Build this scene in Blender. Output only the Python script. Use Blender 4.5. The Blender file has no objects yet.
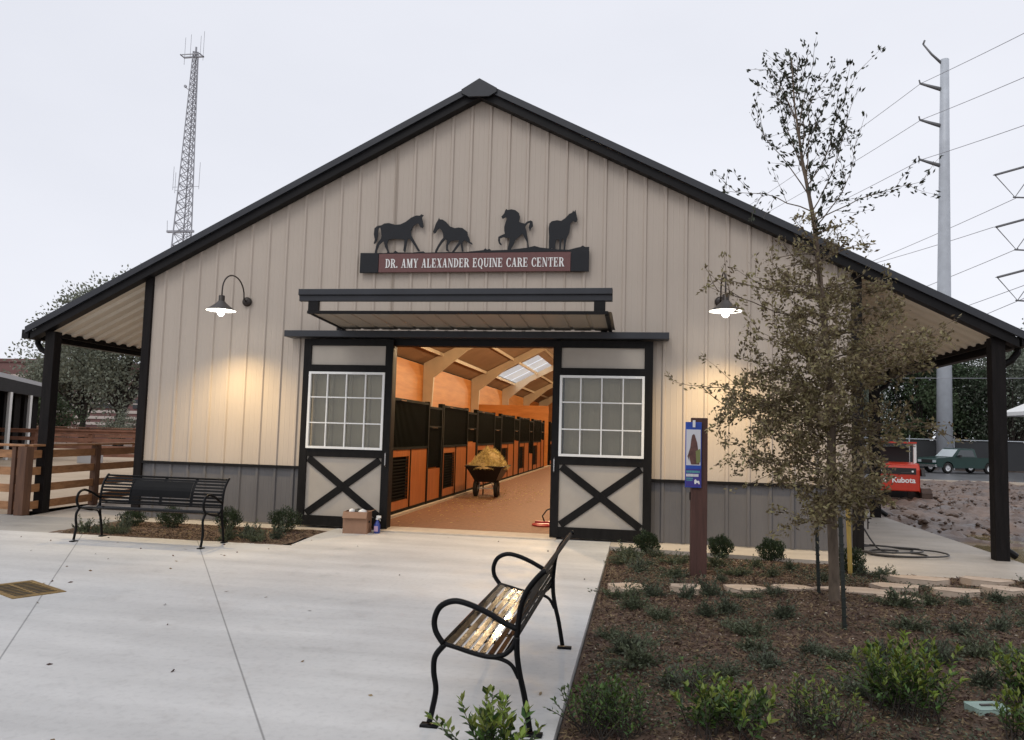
import bpy, math, random
import numpy as np
from mathutils import Vector, Matrix
R=math.radians
scene=bpy.context.scene
C=scene.collection
# ------------------------------------------------------------------ camera
cam_d=bpy.data.cameras.new('camera'); cam=bpy.data.objects.new('camera',cam_d); C.objects.link(cam)
cam_d.sensor_width=36; cam_d.lens=36*777.66/1024; cam_d.clip_start=.05; cam_d.clip_end=2000
Fv=Vector((-0.16543671,0.98292673,0.08053404)); Rv=Vector((0.98612139,0.16371054,0.02763075)); Uv=Vector((-0.01397473,-0.08398748,0.99636881))
M=Matrix((Rv,Uv,-Fv)).transposed().to_4x4(); M.translation=Vector((2.58136,-11.76898,1.55)); cam.matrix_world=M
scene.camera=cam
# ------------------------------------------------------------------ overcast dusk sky
world=bpy.data.worlds.new('World'); scene.world=world; world.use_nodes=True
nt=world.node_tree; nt.nodes.clear()
SUN_EL,SUN_AZ=R(48),R(200)
sky=nt.nodes.new('ShaderNodeTexSky'); sky.sky_type='NISHITA'; sky.sun_disc=False; sky.sun_elevation=SUN_EL; sky.sun_rotation=SUN_AZ
hs=nt.nodes.new('ShaderNodeHueSaturation'); hs.inputs['Saturation'].default_value=.25; nt.links.new(sky.outputs[0],hs.inputs['Color'])
tc=nt.nodes.new('ShaderNodeTexCoord'); mp=nt.nodes.new('ShaderNodeMapping'); mp.inputs['Scale'].default_value=(1,1,2.5); nt.links.new(tc.outputs['Generated'],mp.inputs[0])
nz=nt.nodes.new('ShaderNodeTexNoise'); nz.inputs['Scale'].default_value=1.1; nz.inputs['Detail'].default_value=5; nt.links.new(mp.outputs[0],nz.inputs['Vector'])
cr=nt.nodes.new('ShaderNodeValToRGB'); nt.links.new(nz.outputs[0],cr.inputs[0])
cr.color_ramp.elements[0].position=.3; cr.color_ramp.elements[0].color=(7.5,7.7,8.45,1)
cr.color_ramp.elements[1].position=.7; cr.color_ramp.elements[1].color=(8.65,8.8,9.5,1)
mx=nt.nodes.new('ShaderNodeMix'); mx.data_type='RGBA'; mx.inputs[0].default_value=.9
nt.links.new(hs.outputs[0],mx.inputs[6]); nt.links.new(cr.outputs[0],mx.inputs[7])
bg=nt.nodes.new('ShaderNodeBackground'); bg.inputs['Strength'].default_value=.1; nt.links.new(mx.outputs[2],bg.inputs['Color'])
wo=nt.nodes.new('ShaderNodeOutputWorld'); nt.links.new(bg.outputs[0],wo.inputs[0])
sd=bpy.data.lights.new('overcast_sun','SUN'); sd.energy=.7; sd.angle=R(25); sd.color=(1,.96,.9)
so=bpy.data.objects.new('overcast_sun',sd); C.objects.link(so)
so.rotation_euler=(R(90)-SUN_EL,0,math.pi-SUN_AZ)
scene.view_settings.view_transform='Standard'; scene.view_settings.look='None'; scene.view_settings.exposure=.14; scene.view_settings.gamma=1
scene.view_settings.use_curve_mapping=False

# ------------------------------------------------------------------ materials
def _n(t,k,**kw):
    n=t.nodes.new(k)
    for a,b in kw.items(): setattr(n,a,b)
    return n
def mat(name,col,rough=.6,metal=0,var=.0,vscale=4,stretch=(1,1,1),bump=0,bscale=30,col2=None,island=0,spec=.5,trans=0,rvar=0,coat=0):
    m=bpy.data.materials.new(name); m.use_nodes=True; t=m.node_tree; b=t.nodes['Principled BSDF']
    b.inputs['Roughness'].default_value=rough; b.inputs['Metallic'].default_value=metal
    b.inputs['Specular IOR Level'].default_value=spec
    if coat: b.inputs['Coat Weight'].default_value=coat
    c=(*col,1); b.inputs['Base Color'].default_value=c
    tcn=_n(t,'ShaderNodeTexCoord'); mpn=_n(t,'ShaderNodeMapping'); mpn.inputs['Scale'].default_value=stretch
    t.links.new(tcn.outputs['Object'],mpn.inputs[0])
    cur=None
    if var or col2:
        n=_n(t,'ShaderNodeTexNoise'); n.inputs['Scale'].default_value=vscale; n.inputs['Detail'].default_value=6; n.inputs['Roughness'].default_value=.62
        t.links.new(mpn.outputs[0],n.inputs['Vector'])
        r=_n(t,'ShaderNodeValToRGB'); t.links.new(n.outputs[0],r.inputs[0])
        r.color_ramp.elements[0].position=.32; r.color_ramp.elements[1].position=.68
        if col2: a1,a2=col,col2
        else: a1=tuple(x*(1-var) for x in col); a2=tuple(min(1,x*(1+var)) for x in col)
        r.color_ramp.elements[0].color=(*a1,1); r.color_ramp.elements[1].color=(*a2,1)
        cur=r.outputs[0]
        if rvar:
            q=_n(t,'ShaderNodeMapRange'); q.inputs[3].default_value=rough-rvar; q.inputs[4].default_value=min(1,rough+rvar)
            t.links.new(n.outputs[0],q.inputs[0]); t.links.new(q.outputs[0],b.inputs['Roughness'])
    if island:
        g=_n(t,'ShaderNodeNewGeometry'); h=_n(t,'ShaderNodeHueSaturation')
        q=_n(t,'ShaderNodeMapRange'); q.inputs[3].default_value=1-island; q.inputs[4].default_value=1+island
        t.links.new(g.outputs['Random Per Island'],q.inputs[0]); t.links.new(q.outputs[0],h.inputs['Value'])
        q2=_n(t,'ShaderNodeMapRange'); q2.inputs[3].default_value=.5-.06*island; q2.inputs[4].default_value=.5+.05*island
        t.links.new(g.outputs['Random Per Island'],q2.inputs[0]); t.links.new(q2.outputs[0],h.inputs['Hue'])
        if cur: t.links.new(cur,h.inputs['Color'])
        else: h.inputs['Color'].default_value=c
        cur=h.outputs[0]
    if cur: t.links.new(cur,b.inputs['Base Color'])
    if bump:
        n=_n(t,'ShaderNodeTexNoise'); n.inputs['Scale'].default_value=bscale; n.inputs['Detail'].default_value=5
        t.links.new(mpn.outputs[0],n.inputs['Vector'])
        bb=_n(t,'ShaderNodeBump'); bb.inputs['Strength'].default_value=bump; bb.inputs['Distance'].default_value=.02
        t.links.new(n.outputs[0],bb.inputs['Height']); t.links.new(bb.outputs[0],b.inputs['Normal'])
    if trans:
        tr=_n(t,'ShaderNodeBsdfTranslucent'); ms=_n(t,'ShaderNodeMixShader'); ms.inputs[0].default_value=trans
        if cur: t.links.new(cur,tr.inputs[0])
        else: tr.inputs[0].default_value=c
        o=t.nodes['Material Output']; t.links.new(b.outputs[0],ms.inputs[1]); t.links.new(tr.outputs[0],ms.inputs[2]); t.links.new(ms.outputs[0],o.inputs[0])
    return m
def emit(name,col,st):
    m=bpy.data.materials.new(name); m.use_nodes=True; t=m.node_tree; b=t.nodes['Principled BSDF']
    b.inputs['Base Color'].default_value=(*col,1); b.inputs['Emission Color'].default_value=(*col,1); b.inputs['Emission Strength'].default_value=st
    return m
def glassy(name,tint,gl=.12,rough=.03):
    m=bpy.data.materials.new(name); m.use_nodes=True; t=m.node_tree; t.nodes.clear()
    a=_n(t,'ShaderNodeBsdfTransparent'); a.inputs[0].default_value=(*tint,1)
    g=_n(t,'ShaderNodeBsdfGlossy'); g.inputs['Roughness'].default_value=rough
    fr=_n(t,'ShaderNodeFresnel'); fr.inputs[0].default_value=1.5
    ad=_n(t,'ShaderNodeMath',operation='ADD'); ad.inputs[1].default_value=gl-.04; t.links.new(fr.outputs[0],ad.inputs[0])
    s=_n(t,'ShaderNodeMixShader'); t.links.new(ad.outputs[0],s.inputs[0]); t.links.new(a.outputs[0],s.inputs[1]); t.links.new(g.outputs[0],s.inputs[2])
    o=_n(t,'ShaderNodeOutputMaterial'); t.links.new(s.outputs[0],o.inputs[0]); return m

BEIGE=mat('beige_metal_siding',(.45,.385,.322),.55,0,.05,.9,(1,1,.6),rvar=.06)
BEIGE2=mat('beige_soffit_sheet',(.80,.72,.60),.5,0,.05,2)
GREYW=mat('grey_wainscot_metal',(.112,.108,.110),.45,0,.1,2,(1,1,.4),.04,30)
BLACK=mat('near_black_trim',(.007,.0062,.0065),.5,0,.3,3,bump=.08,bscale=25,spec=.2)
ROOFM=mat('dark_roof_metal',(.020,.022,.028),.45,0,.2,2)
BWOOD=mat('black_stained_timber',(.008,.0062,.006),.65,0,.5,3,(6,6,.6),.3,20,spec=.18)
DBLACK=mat('black_door_board',(.007,.0062,.006),.6,0,.4,5,(3,3,.6),.15,25,spec=.18)
DPANEL=mat('greige_door_panel',(.39,.35,.30),.6,0,.06,3)
WHITE=mat('white_frame_paint',(.8,.8,.78),.4)
GLASS=glassy('window_pane_glass',(.92,.92,.86),.055)
ORWOOD=mat('orange_plywood_panel',(.54,.20,.04),.5,0,col2=(.70,.30,.075),vscale=1.1,stretch=(1,.5,5),bump=.05)
STWOOD=mat('stained_stall_board',(.34,.10,.026),.4,0,col2=(.48,.165,.045),vscale=3,stretch=(4,4,.5),bump=.06)
STBLK=mat('black_stall_steel',(.004,.005,.0045),.7,spec=.1)
STGRN=mat('dark_green_stall_panel',(.0025,.006,.004),.7,0,.4,8,spec=.12)
STEELB=mat('cream_steel_frame',(.60,.53,.41),.45,0,.08,2)
CEILM=mat('tan_ceiling_liner',(.30,.20,.125),.6,0,.15,.7)
RUBBER=mat('brown_rubber_paver',(.165,.068,.032),.7,0,col2=(.25,.108,.052),vscale=14,bump=.25,bscale=60)
CURB=mat('pale_concrete_curb',(.50,.43,.35),.75,0,.12,6,bump=.1)
SIGNRED=mat('maroon_sign_board',(.135,.052,.048),.5,0,.12,40)
SIGNBLK=mat('black_cut_steel',(.010,.011,.014),.5,0,.15,20,spec=.3)
LETTER=mat('white_sign_letter',(.80,.80,.78),.5)
BRONZE=mat('dark_bronze_metal',(.03,.022,.018),.35,.3)
SHADEM=mat('grey_enamel_shade',(.07,.062,.058),.4,.2)
SHADEIN=mat('white_enamel_inside',(.85,.85,.82),.4)
BENCHM=mat('black_bench_steel',(.005,.005,.0055),.34,0,.2,10,bump=.03,bscale=80,spec=.13)
BENCHS=mat('wet_black_seat_slat',(.005,.005,.0055),.11,0,.2,10,bump=.05,bscale=7,spec=.22)
CARD=mat('brown_cardboard',(.28,.16,.10),.8,0,.08,8)
BLUEP=mat('blue_plastic_bottle',(.03,.06,.28),.3)
WHITEP=mat('white_plastic',(.75,.75,.73),.4)
REDP=mat('red_plastic',(.42,.03,.03),.4)
HAYM=mat('dry_hay',(.58,.46,.19),.9,0,col2=(.78,.66,.32),vscale=9,island=.35)
TUB=mat('black_plastic_tub',(.012,.012,.012),.45)
TYRE=mat('black_tyre',(.014,.013,.012),.8,bump=.2)
HOSE=mat('dark_rubber_hose',(.035,.032,.03),.5)
POSTB=mat('redbrown_timber_post',(.075,.032,.024),.7,0,.3,4,(6,6,.5),.2,20)
FENCEW=mat('stained_fence_timber',(.25,.12,.052),.65,0,col2=(.42,.21,.095),vscale=3,stretch=(2,2,6),bump=.25,bscale=20)
FENCEP=mat('stained_fence_post',(.075,.036,.021),.75,0,col2=(.14,.068,.038),vscale=3,stretch=(6,6,.6),bump=.25,bscale=20)
FENCER=mat('reddish_far_fence_timber',(.22,.098,.058),.7,0,.3,2)
SAND=mat('tan_arena_sand',(.40,.30,.20),.95,0,col2=(.52,.40,.28),vscale=.8,bump=.3,bscale=4)
ASPH=mat('wet_asphalt',(.12,.12,.125),.35,0,.3,1.2,rvar=.15)
GALV=mat('galvanised_steel',(.47,.50,.54),.5,.1,.1,1.5)
PYL=mat('grey_lattice_steel',(.16,.16,.165),.5,.3)
WIRE=mat('aluminium_cable',(.33,.33,.36),.5,.2)
TOWERM=mat('haze_pale_tower_steel',(.34,.345,.37),.5,.2)  # pale grey paints the tower's fading with distance
BARK=mat('young_tree_bark',(.12,.088,.062),.85,0,.35,14,(1,1,.3),.6,30)
BARKD=mat('dark_bark',(.04,.032,.026),.9,0,.35,8,(1,1,.3),.5,20)
def leafm(n,c,isl=.35,tr=.25,rough=.5): return mat(n,c,rough,0,island=isl,trans=tr,var=.22,vscale=2.2,spec=.35)
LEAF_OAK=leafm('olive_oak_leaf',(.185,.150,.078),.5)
LEAF_TOP=leafm('silhouette_oak_leaf',(.032,.038,.022),.4,.15)  # darkened to paint the crown top as a silhouette against the sky
LEAF_BG=leafm('grey_green_far_leaf',(.19,.205,.155),.35)
LEAF_EV=leafm('dark_evergreen_leaf',(.050,.074,.040),.5)
LEAF_EV2=leafm('mid_green_far_leaf',(.085,.118,.060),.5)
LEAF_EV3=leafm('greyish_far_leaf',(.15,.17,.13),.45)
LEAF_GC=leafm('dusty_groundcover_leaf',(.098,.115,.066),.45)
LEAF_GC2=leafm('bluish_groundcover_leaf',(.092,.108,.070),.45)
LEAF_BOX=leafm('dark_clipped_shrub_leaf',(.030,.046,.020),.4,.15)
LEAF_LIME=leafm('lime_new_leaf',(.19,.24,.045),.4,.35,.35)
LEAF_MID=leafm('fresh_green_leaf',(.075,.125,.028),.45,.3,.35)
LEAF_DK=leafm('deep_green_leaf',(.042,.078,.024),.45,.2,.35)
MULCHC=mat('shredded_bark_chip',(.125,.078,.050),.85,0,island=.8,var=.3,vscale=3)
FLAG=mat('tan_flagstone',(.40,.30,.22),.75,0,col2=(.54,.44,.35),vscale=3,bump=.35,bscale=14)
BRICKR=mat('far_red_brick',(.165,.085,.078),.8,0,.15,.5)
STONEW=mat('pale_limestone_band',(.50,.44,.40),.7)
DKGLASS=mat('dark_far_window',(.02,.022,.025),.2)
TRUCKG=mat('dark_green_car_paint',(.004,.034,.027),.3,.1,.1,2,coat=.15)
CARG=mat('grey_green_car_paint',(.06,.065,.055),.35,.2,coat=.3)
CARGL=mat('dark_car_glass',(.03,.04,.045),.08,spec=.8)
WSGL=mat('bright_windscreen',(.45,.5,.52),.15,spec=.8)
CHROME=mat('chrome',(.6,.6,.6),.2,.9)
KRED=mat('orange_red_machine_paint',(.50,.035,.012),.4,0,.1,6)
KBLK=mat('machine_black',(.015,.014,.014),.6)
MUDDY=mat('muddy_rubber',(.06,.035,.025),.8,0,.3,6,bump=.3)
SCREENF=mat('black_windscreen_mesh',(.03,.032,.035),.8,0,.15,.6)
IRON=mat('rusty_cast_iron',(.13,.075,.02),.7,.2,col2=(.30,.19,.055),vscale=10,bump=.2)
DARKV=mat('opening_shade',(.004,.004,.004),.9)  # near-black colour paints the shade inside openings
SIGNB=mat('blue_sign_face',(.02,.07,.38),.4,0,.3,5)
SIGNV=mat('violet_sign_field',(.05,.035,.24),.4)
TEAL=mat('teal_sign_ink',(.10,.35,.36),.5)
HORSEB=mat('brown_horse_print',(.12,.055,.045),.5,0,.3,20)
GRASSP=mat('olive_print',(.20,.22,.08),.5)
YELT=mat('yellow_stake_timber',(.42,.29,.07),.7,0,.2,8,(5,5,.6))
STAKE=mat('dark_green_metal_stake',(.012,.016,.013),.5)
PALEG=mat('pale_green_plastic_lid',(.33,.45,.40),.5,0,.15,5)
SHEDG=mat('grey_shed_sheet',(.42,.42,.43),.5,.2)
CLAY=mat('orange_clay_heap',(.30,.15,.08),.9,0,.3,3,bump=.5)

# ------------------------------------------------------------------ mesh builder
class MB:
    def __init__(s): s.v=[]; s.f=[]; s.m=[]; s.mi=0
    def add(s,vs,fs):
        o=len(s.v); s.v+= [tuple(map(float,q)) for q in vs]; s.f+=[tuple(o+i for i in f) for f in fs]; s.m+=[s.mi]*len(fs); return s
    def box(s,x0,x1,y0,y1,z0,z1):
        return s.add([(x0,y0,z0),(x1,y0,z0),(x1,y1,z0),(x0,y1,z0),(x0,y0,z1),(x1,y0,z1),(x1,y1,z1),(x0,y1,z1)],
            [(0,3,2,1),(4,5,6,7),(0,1,5,4),(1,2,6,5),(2,3,7,6),(3,0,4,7)])
    def bar(s,a,b,w,h,up=(0,0,1)):
        a=Vector(a);b=Vector(b);d=(b-a).normalized();u=Vector(up); sd=d.cross(u)
        if sd.length<1e-4: sd=d.cross(Vector((0,1,0)))
        sd.normalize(); u=sd.cross(d)
        vs=[]
        for p in(a,b):
            for i,j in((-1,-1),(1,-1),(1,1),(-1,1)): vs.append(p+sd*(i*w/2)+u*(j*h/2))
        return s.add(vs,[(0,1,2,3),(7,6,5,4),(0,4,5,1),(1,5,6,2),(2,6,7,3),(3,7,4,0)])
    def prism(s,poly,axis,a,b):
        # poly 2D; axis 'x': (y,z) 'y': (x,z) 'z': (x,y)
        n=len(poly); ar=sum(poly[i][0]*poly[(i+1)%n][1]-poly[(i+1)%n][0]*poly[i][1] for i in range(n))
        def P(p,t): return {'x':(t,p[0],p[1]),'y':(p[0],t,p[1]),'z':(p[0],p[1],t)}[axis]
        vs=[P(p,a) for p in poly]+[P(p,b) for p in poly]
        from mathutils.geometry import tessellate_polygon
        tr=tessellate_polygon([[Vector((p[0],p[1],0)) for p in poly]])
        fs=[tuple(t) for t in tr]+[tuple(n+i for i in reversed(t)) for t in tr]
        fs+=[(i,(i+1)%n,n+(i+1)%n,n+i) for i in range(n)]
        return s.add(vs,fs)
    def tube(s,pts,r,n=8,caps=True,flat=None):
        pts=[Vector(p) for p in pts]; k=len(pts); rs=r if isinstance(r,(list,tuple)) else [r]*k
        vs=[]; prev=None
        for i,p in enumerate(pts):
            d=(pts[min(i+1,k-1)]-pts[max(i-1,0)])
            if d.length<1e-9: d=Vector((0,0,1))
            d.normalize()
            if prev is None:
                u=Vector((0,0,1)) if abs(d.z)<.9 else Vector((1,0,0))
                u=(u-d*u.dot(d)).normalized()
            else:
                u=(prev-d*prev.dot(d)); u=u.normalized() if u.length>1e-6 else d.orthogonal().normalized()
            prev=u; w=d.cross(u)
            for j in range(n):
                a=2*math.pi*j/n; vs.append(p+(u*math.cos(a)+w*math.sin(a))*rs[i])
        fs=[]
        for i in range(k-1):
            for j in range(n): fs.append((i*n+j,i*n+(j+1)%n,(i+1)*n+(j+1)%n,(i+1)*n+j))
        if caps: fs.append(tuple(range(n-1,-1,-1))); fs.append(tuple((k-1)*n+j for j in range(n)))
        return s.add(vs,fs)
    def lathe(s,prof,c,n=20,axis='z'):
        vs=[]
        for r,h in prof:
            for j in range(n):
                a=2*math.pi*j/n; x,y=r*math.cos(a),r*math.sin(a)
                vs.append((c[0]+x,c[1]+y,c[2]+h) if axis=='z' else ((c[0]+h,c[1]+x,c[2]+y) if axis=='x' else (c[0]+x,c[1]+h,c[2]+y)))
        fs=[]
        for i in range(len(prof)-1):
            for j in range(n): fs.append((i*n+j,i*n+(j+1)%n,(i+1)*n+(j+1)%n,(i+1)*n+j))
        return s.add(vs,fs)
    def build(s,name,m,parent=None,smooth=False,bevel=0):
        me=bpy.data.meshes.new(name); me.from_pydata(s.v,[],s.f)
        for x in (m if isinstance(m,(list,tuple)) else [m]): me.materials.append(x)
        if any(s.m): me.polygons.foreach_set('material_index',s.m)
        if smooth: me.polygons.foreach_set('use_smooth',[True]*len(me.polygons))
        me.update(); o=bpy.data.objects.new(name,me); C.objects.link(o)
        if parent: o.parent=parent
        if smooth=='auto':
            pass
        if bevel:
            b=o.modifiers.new('bevel','BEVEL'); b.width=bevel; b.segments=2; b.limit_method='ANGLE'; b.angle_limit=R(40)
        return o
def tag(o,label=None,cat=None,group=None,kind=None):
    if label: o['label']=label
    if cat: o['category']=cat
    if group: o['group']=group
    if kind: o['kind']=kind
    return o
def empty(name,loc,rz=0):
    o=bpy.data.objects.new(name,None); C.objects.link(o); o.location=loc; o.rotation_euler=(0,0,rz); o.empty_display_size=.2
    return o
def copy_tree(o,parent=None):
    c=o.copy(); C.objects.link(c)
    if parent: c.parent=parent
    for ch in list(o.children): copy_tree(ch,c)
    return c
def structure(name,mb,m,smooth=False,label=None):
    return tag(mb.build(name,m,None,smooth),kind='structure',label=label)
def rawmesh(name,V,F,m,parent=None,smooth=False,midx=None):
    """fast mesh from numpy arrays, F is (n,k)"""
    me=bpy.data.meshes.new(name); nv=len(V); nf,k=F.shape
    me.vertices.add(nv); me.vertices.foreach_set('co',V.astype(np.float32).ravel())
    me.loops.add(nf*k); me.loops.foreach_set('vertex_index',F.astype(np.int32).ravel())
    me.polygons.add(nf); me.polygons.foreach_set('loop_start',np.arange(0,nf*k,k,dtype=np.int32)); me.polygons.foreach_set('loop_total',np.full(nf,k,dtype=np.int32))
    for x in (m if isinstance(m,(list,tuple)) else [m]): me.materials.append(x)
    if midx is not None: me.polygons.foreach_set('material_index',midx.astype(np.int32))
    if smooth: me.polygons.foreach_set('use_smooth',np.ones(nf,dtype=bool))
    me.update(calc_edges=True); me.validate()
    o=bpy.data.objects.new(name,me); C.objects.link(o)
    if parent: o.parent=parent
    return o
def leaf_arrays(P,L,W,rng,up=.3,D=None):
    """P centres; each leaf a folded diamond of length L and width W (arrays or scalars); D preferred directions"""
    n=len(P); d=rng.normal(size=(n,3)); d[:,2]+=up*1.5
    if D is not None: d=d*.45+D
    d/=np.linalg.norm(d,axis=1,keepdims=True)
    a=rng.normal(size=(n,3)); w=np.cross(d,a); w/=np.linalg.norm(w,axis=1,keepdims=True)
    nn=np.cross(d,w)
    L=np.broadcast_to(np.asarray(L,float),(n,))[:,None]; W=np.broadcast_to(np.asarray(W,float),(n,))[:,None]
    b=P-d*L/2; t=P+d*L/2; m=P-d*L*.03
    V=np.stack([b,m+w*W/2+nn*W*.15,t,m-w*W/2+nn*W*.15],1).reshape(-1,3)
    F=np.arange(4*n).reshape(n,4)
    return V,F
# ------------------------------------------------------------------ ground
def grid(x0,x1,y0,y1,nx,ny,fn):
    X,Y=np.meshgrid(np.linspace(x0,x1,nx),np.linspace(y0,y1,ny)); Z=fn(X,Y)
    V=np.stack([X.ravel(),Y.ravel(),Z.ravel()],1)
    i=np.arange((ny-1)*(nx-1)); r=i//(nx-1); c=i%(nx-1); a=r*nx+c
    return V,np.stack([a,a+1,a+nx+1,a+nx],1)
def vnoise(X,Y,sc,seed):
    rg=np.random.default_rng(seed); T=rg.random((256,256))
    x=X*sc; y=Y*sc; xi=np.floor(x).astype(int); yi=np.floor(y).astype(int); fx=x-xi; fy=y-yi; fx=fx*fx*(3-2*fx); fy=fy*fy*(3-2*fy)
    g=lambda a,b:T[a%256,b%256]
    return (g(xi,yi)*(1-fx)+g(xi+1,yi)*fx)*(1-fy)+(g(xi,yi+1)*(1-fx)+g(xi+1,yi+1)*fx)*fy
def fbm(X,Y,sc,seed,o=4):
    return sum(vnoise(X,Y,sc*2**k,seed+k)*.5**(k+1) for k in range(o))
DIRT=mat('bare_brown_earth',(.13,.085,.06),.9,0,col2=(.22,.15,.105),vscale=.35,bump=.4,bscale=3)
MUD=mat('churned_wet_mud',(.050,.028,.018),.45,0,col2=(.20,.132,.095),vscale=1.3,bump=1.0,bscale=11,rvar=.36)
WATER=mat('muddy_puddle_water',(.24,.17,.075),.08,0,.15,1,spec=.6)
SOIL=mat('dark_mulch_soil',(.066,.042,.028),.9,0,col2=(.13,.083,.056),vscale=9,bump=.8,bscale=45)
structure('ground',MB().add([(-900,-60,-.34),(900,-60,-.34),(900,1500,-.34),(-900,1500,-.34)],[(0,1,2,3)]),DIRT)
# concrete plaza with two tooled joints
def concrete(name,c1,c2,joints):
    m=mat(name,c1,.72,0,col2=c2,vscale=.55,bump=.06,bscale=60); t=m.node_tree; b=t.nodes['Principled BSDF']
    src=b.inputs['Base Color'].links[0].from_socket
    tc=_n(t,'ShaderNodeTexCoord')
    # broad trowel streaks and a few stains
    mp=_n(t,'ShaderNodeMapping'); mp.inputs['Rotation'].default_value=(0,0,R(12)); mp.inputs['Scale'].default_value=(.25,1.9,1); t.links.new(tc.outputs['Object'],mp.inputs[0])
    n1=_n(t,'ShaderNodeTexNoise'); n1.inputs['Scale'].default_value=1.3; n1.inputs['Detail'].default_value=7; t.links.new(mp.outputs[0],n1.inputs['Vector'])
    r1=_n(t,'ShaderNodeMapRange'); r1.inputs[1].default_value=.3; r1.inputs[2].default_value=.7; r1.inputs[3].default_value=.87; r1.inputs[4].default_value=1.12; t.links.new(n1.outputs[0],r1.inputs[0])
    n2=_n(t,'ShaderNodeTexNoise'); n2.inputs['Scale'].default_value=22; n2.inputs['Detail'].default_value=4; t.links.new(tc.outputs['Object'],n2.inputs['Vector'])
    r2=_n(t,'ShaderNodeMapRange'); r2.inputs[1].default_value=.28; r2.inputs[2].default_value=.5; r2.inputs[3].default_value=.9; r2.inputs[4].default_value=1.; t.links.new(n2.outputs[0],r2.inputs[0])
    mu=_n(t,'ShaderNodeMath',operation='MULTIPLY'); t.links.new(r1.outputs[0],mu.inputs[0]); t.links.new(r2.outputs[0],mu.inputs[1]); cur=mu.outputs[0]
    n3=_n(t,'ShaderNodeTexNoise'); n3.inputs['Scale'].default_value=2.7; n3.inputs['Detail'].default_value=9; n3.inputs['Roughness'].default_value=.7; t.links.new(tc.outputs['Object'],n3.inputs['Vector'])
    r3=_n(t,'ShaderNodeMapRange'); r3.inputs[1].default_value=.55; r3.inputs[2].default_value=.70; r3.inputs[3].default_value=1.; r3.inputs[4].default_value=.86; t.links.new(n3.outputs[0],r3.inputs[0])
    m3=_n(t,'ShaderNodeMath',operation='MULTIPLY'); t.links.new(cur,m3.inputs[0]); t.links.new(r3.outputs[0],m3.inputs[1]); cur=m3.outputs[0]
    q3=_n(t,'ShaderNodeMapRange'); q3.inputs[1].default_value=.4; q3.inputs[2].default_value=.65; q3.inputs[3].default_value=.78; q3.inputs[4].default_value=.5; t.links.new(n3.outputs[0],q3.inputs[0]); t.links.new(q3.outputs[0],b.inputs['Roughness'])
    sp=_n(t,'ShaderNodeSeparateXYZ'); t.links.new(tc.outputs['Object'],sp.inputs[0])
    for (ax,ay,bx,by) in joints:
        L=math.hypot(bx-ax,by-ay); nx,ny=(by-ay)/L,-(bx-ax)/L; c=nx*ax+ny*ay
        a=_n(t,'ShaderNodeMath',operation='MULTIPLY'); a.inputs[1].default_value=nx; t.links.new(sp.outputs[0],a.inputs[0])
        d=_n(t,'ShaderNodeMath',operation='MULTIPLY_ADD'); d.inputs[1].default_value=ny; t.links.new(sp.outputs[1],d.inputs[0]); t.links.new(a.outputs[0],d.inputs[2])
        e=_n(t,'ShaderNodeMath',operation='SUBTRACT'); e.inputs[1].default_value=c; t.links.new(d.outputs[0],e.inputs[0])
        f=_n(t,'ShaderNodeMath',operation='ABSOLUTE'); t.links.new(e.outputs[0],f.inputs[0])
        g=_n(t,'ShaderNodeMapRange'); g.inputs[1].default_value=.003; g.inputs[2].default_value=.008; g.inputs[3].default_value=.5; g.inputs[4].default_value=1; t.links.new(f.outputs[0],g.inputs[0])
        h=_n(t,'ShaderNodeMath',operation='MULTIPLY'); t.links.new(g.outputs[0],h.inputs[0]); t.links.new(cur,h.inputs[1]); cur=h.outputs[0]
    vm=_n(t,'ShaderNodeVectorMath',operation='SCALE'); t.links.new(src,vm.inputs[0]); t.links.new(cur,vm.inputs['Scale'])
    t.links.new(vm.outputs[0],b.inputs['Base Color']); return m
CONC=concrete('broomed_pale_concrete',(.465,.46,.452),(.55,.545,.53),[(-3.34,-1.92,.76,-8.03),(-4.39,-2.91,-1.48,-7.23),(-2.1,-.35,2.16,-.35)])
CONC2=concrete('aged_grey_concrete',(.26,.25,.235),(.36,.345,.32),[(-6.9,-2.0,-6.9,0)])
CONC3=concrete('tan_walk_concrete',(.38,.34,.29),(.48,.43,.37),[])
# plaza = outline with the small bed notched out at the back left
plz=[(-16,-13.5),(2.16,-13.5),(2.16,-.02),(-2.05,-.02),(-2.05,-.95),(-1.95,-2.03),(-5.35,-2.06),(-16,-2.35)]
p=MB(); p.prism(plz,'z',-.25,0.0); structure('plaza',p,CONC)
p=MB(); p.prism([(-16,-2.34),(-5.36,-2.055),(-5.55,-.46),(-7.2,-.46),(-16,-.42)],'z',-.25,-.002); structure('side_pavement',p,CONC2)
p=MB(); p.prism([(-5.55,-.455),(-2.055,-.455),(-2.055,0.14),(-5.66,.14),(-5.66,60),(-7.9,60),(-7.9,3.3),(-7.2,-.455)],'z',-.25,-.006); structure('wall_path',p,CONC3)
p=MB(); p.prism([(2.165,-.60),(5.15,-.95),(5.15,-1.83),(7.64,-1.83),(7.64,60),(5.66,60),(5.66,.14),(2.165,.14)],'z',-.25,.0); structure('porch_slab',p,CONC3)
# small bed left
V,F=grid(-5.5,-1.95,-2.06,-.455,60,30,lambda X,Y:-.03+.05*fbm(X,Y,3,5)); 
V[:,0]=np.where(V[:,0]>-2.055,-2.055,V[:,0])
tag(rawmesh('shrub_bed',V,F,SOIL,None,True),kind='structure')
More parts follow.
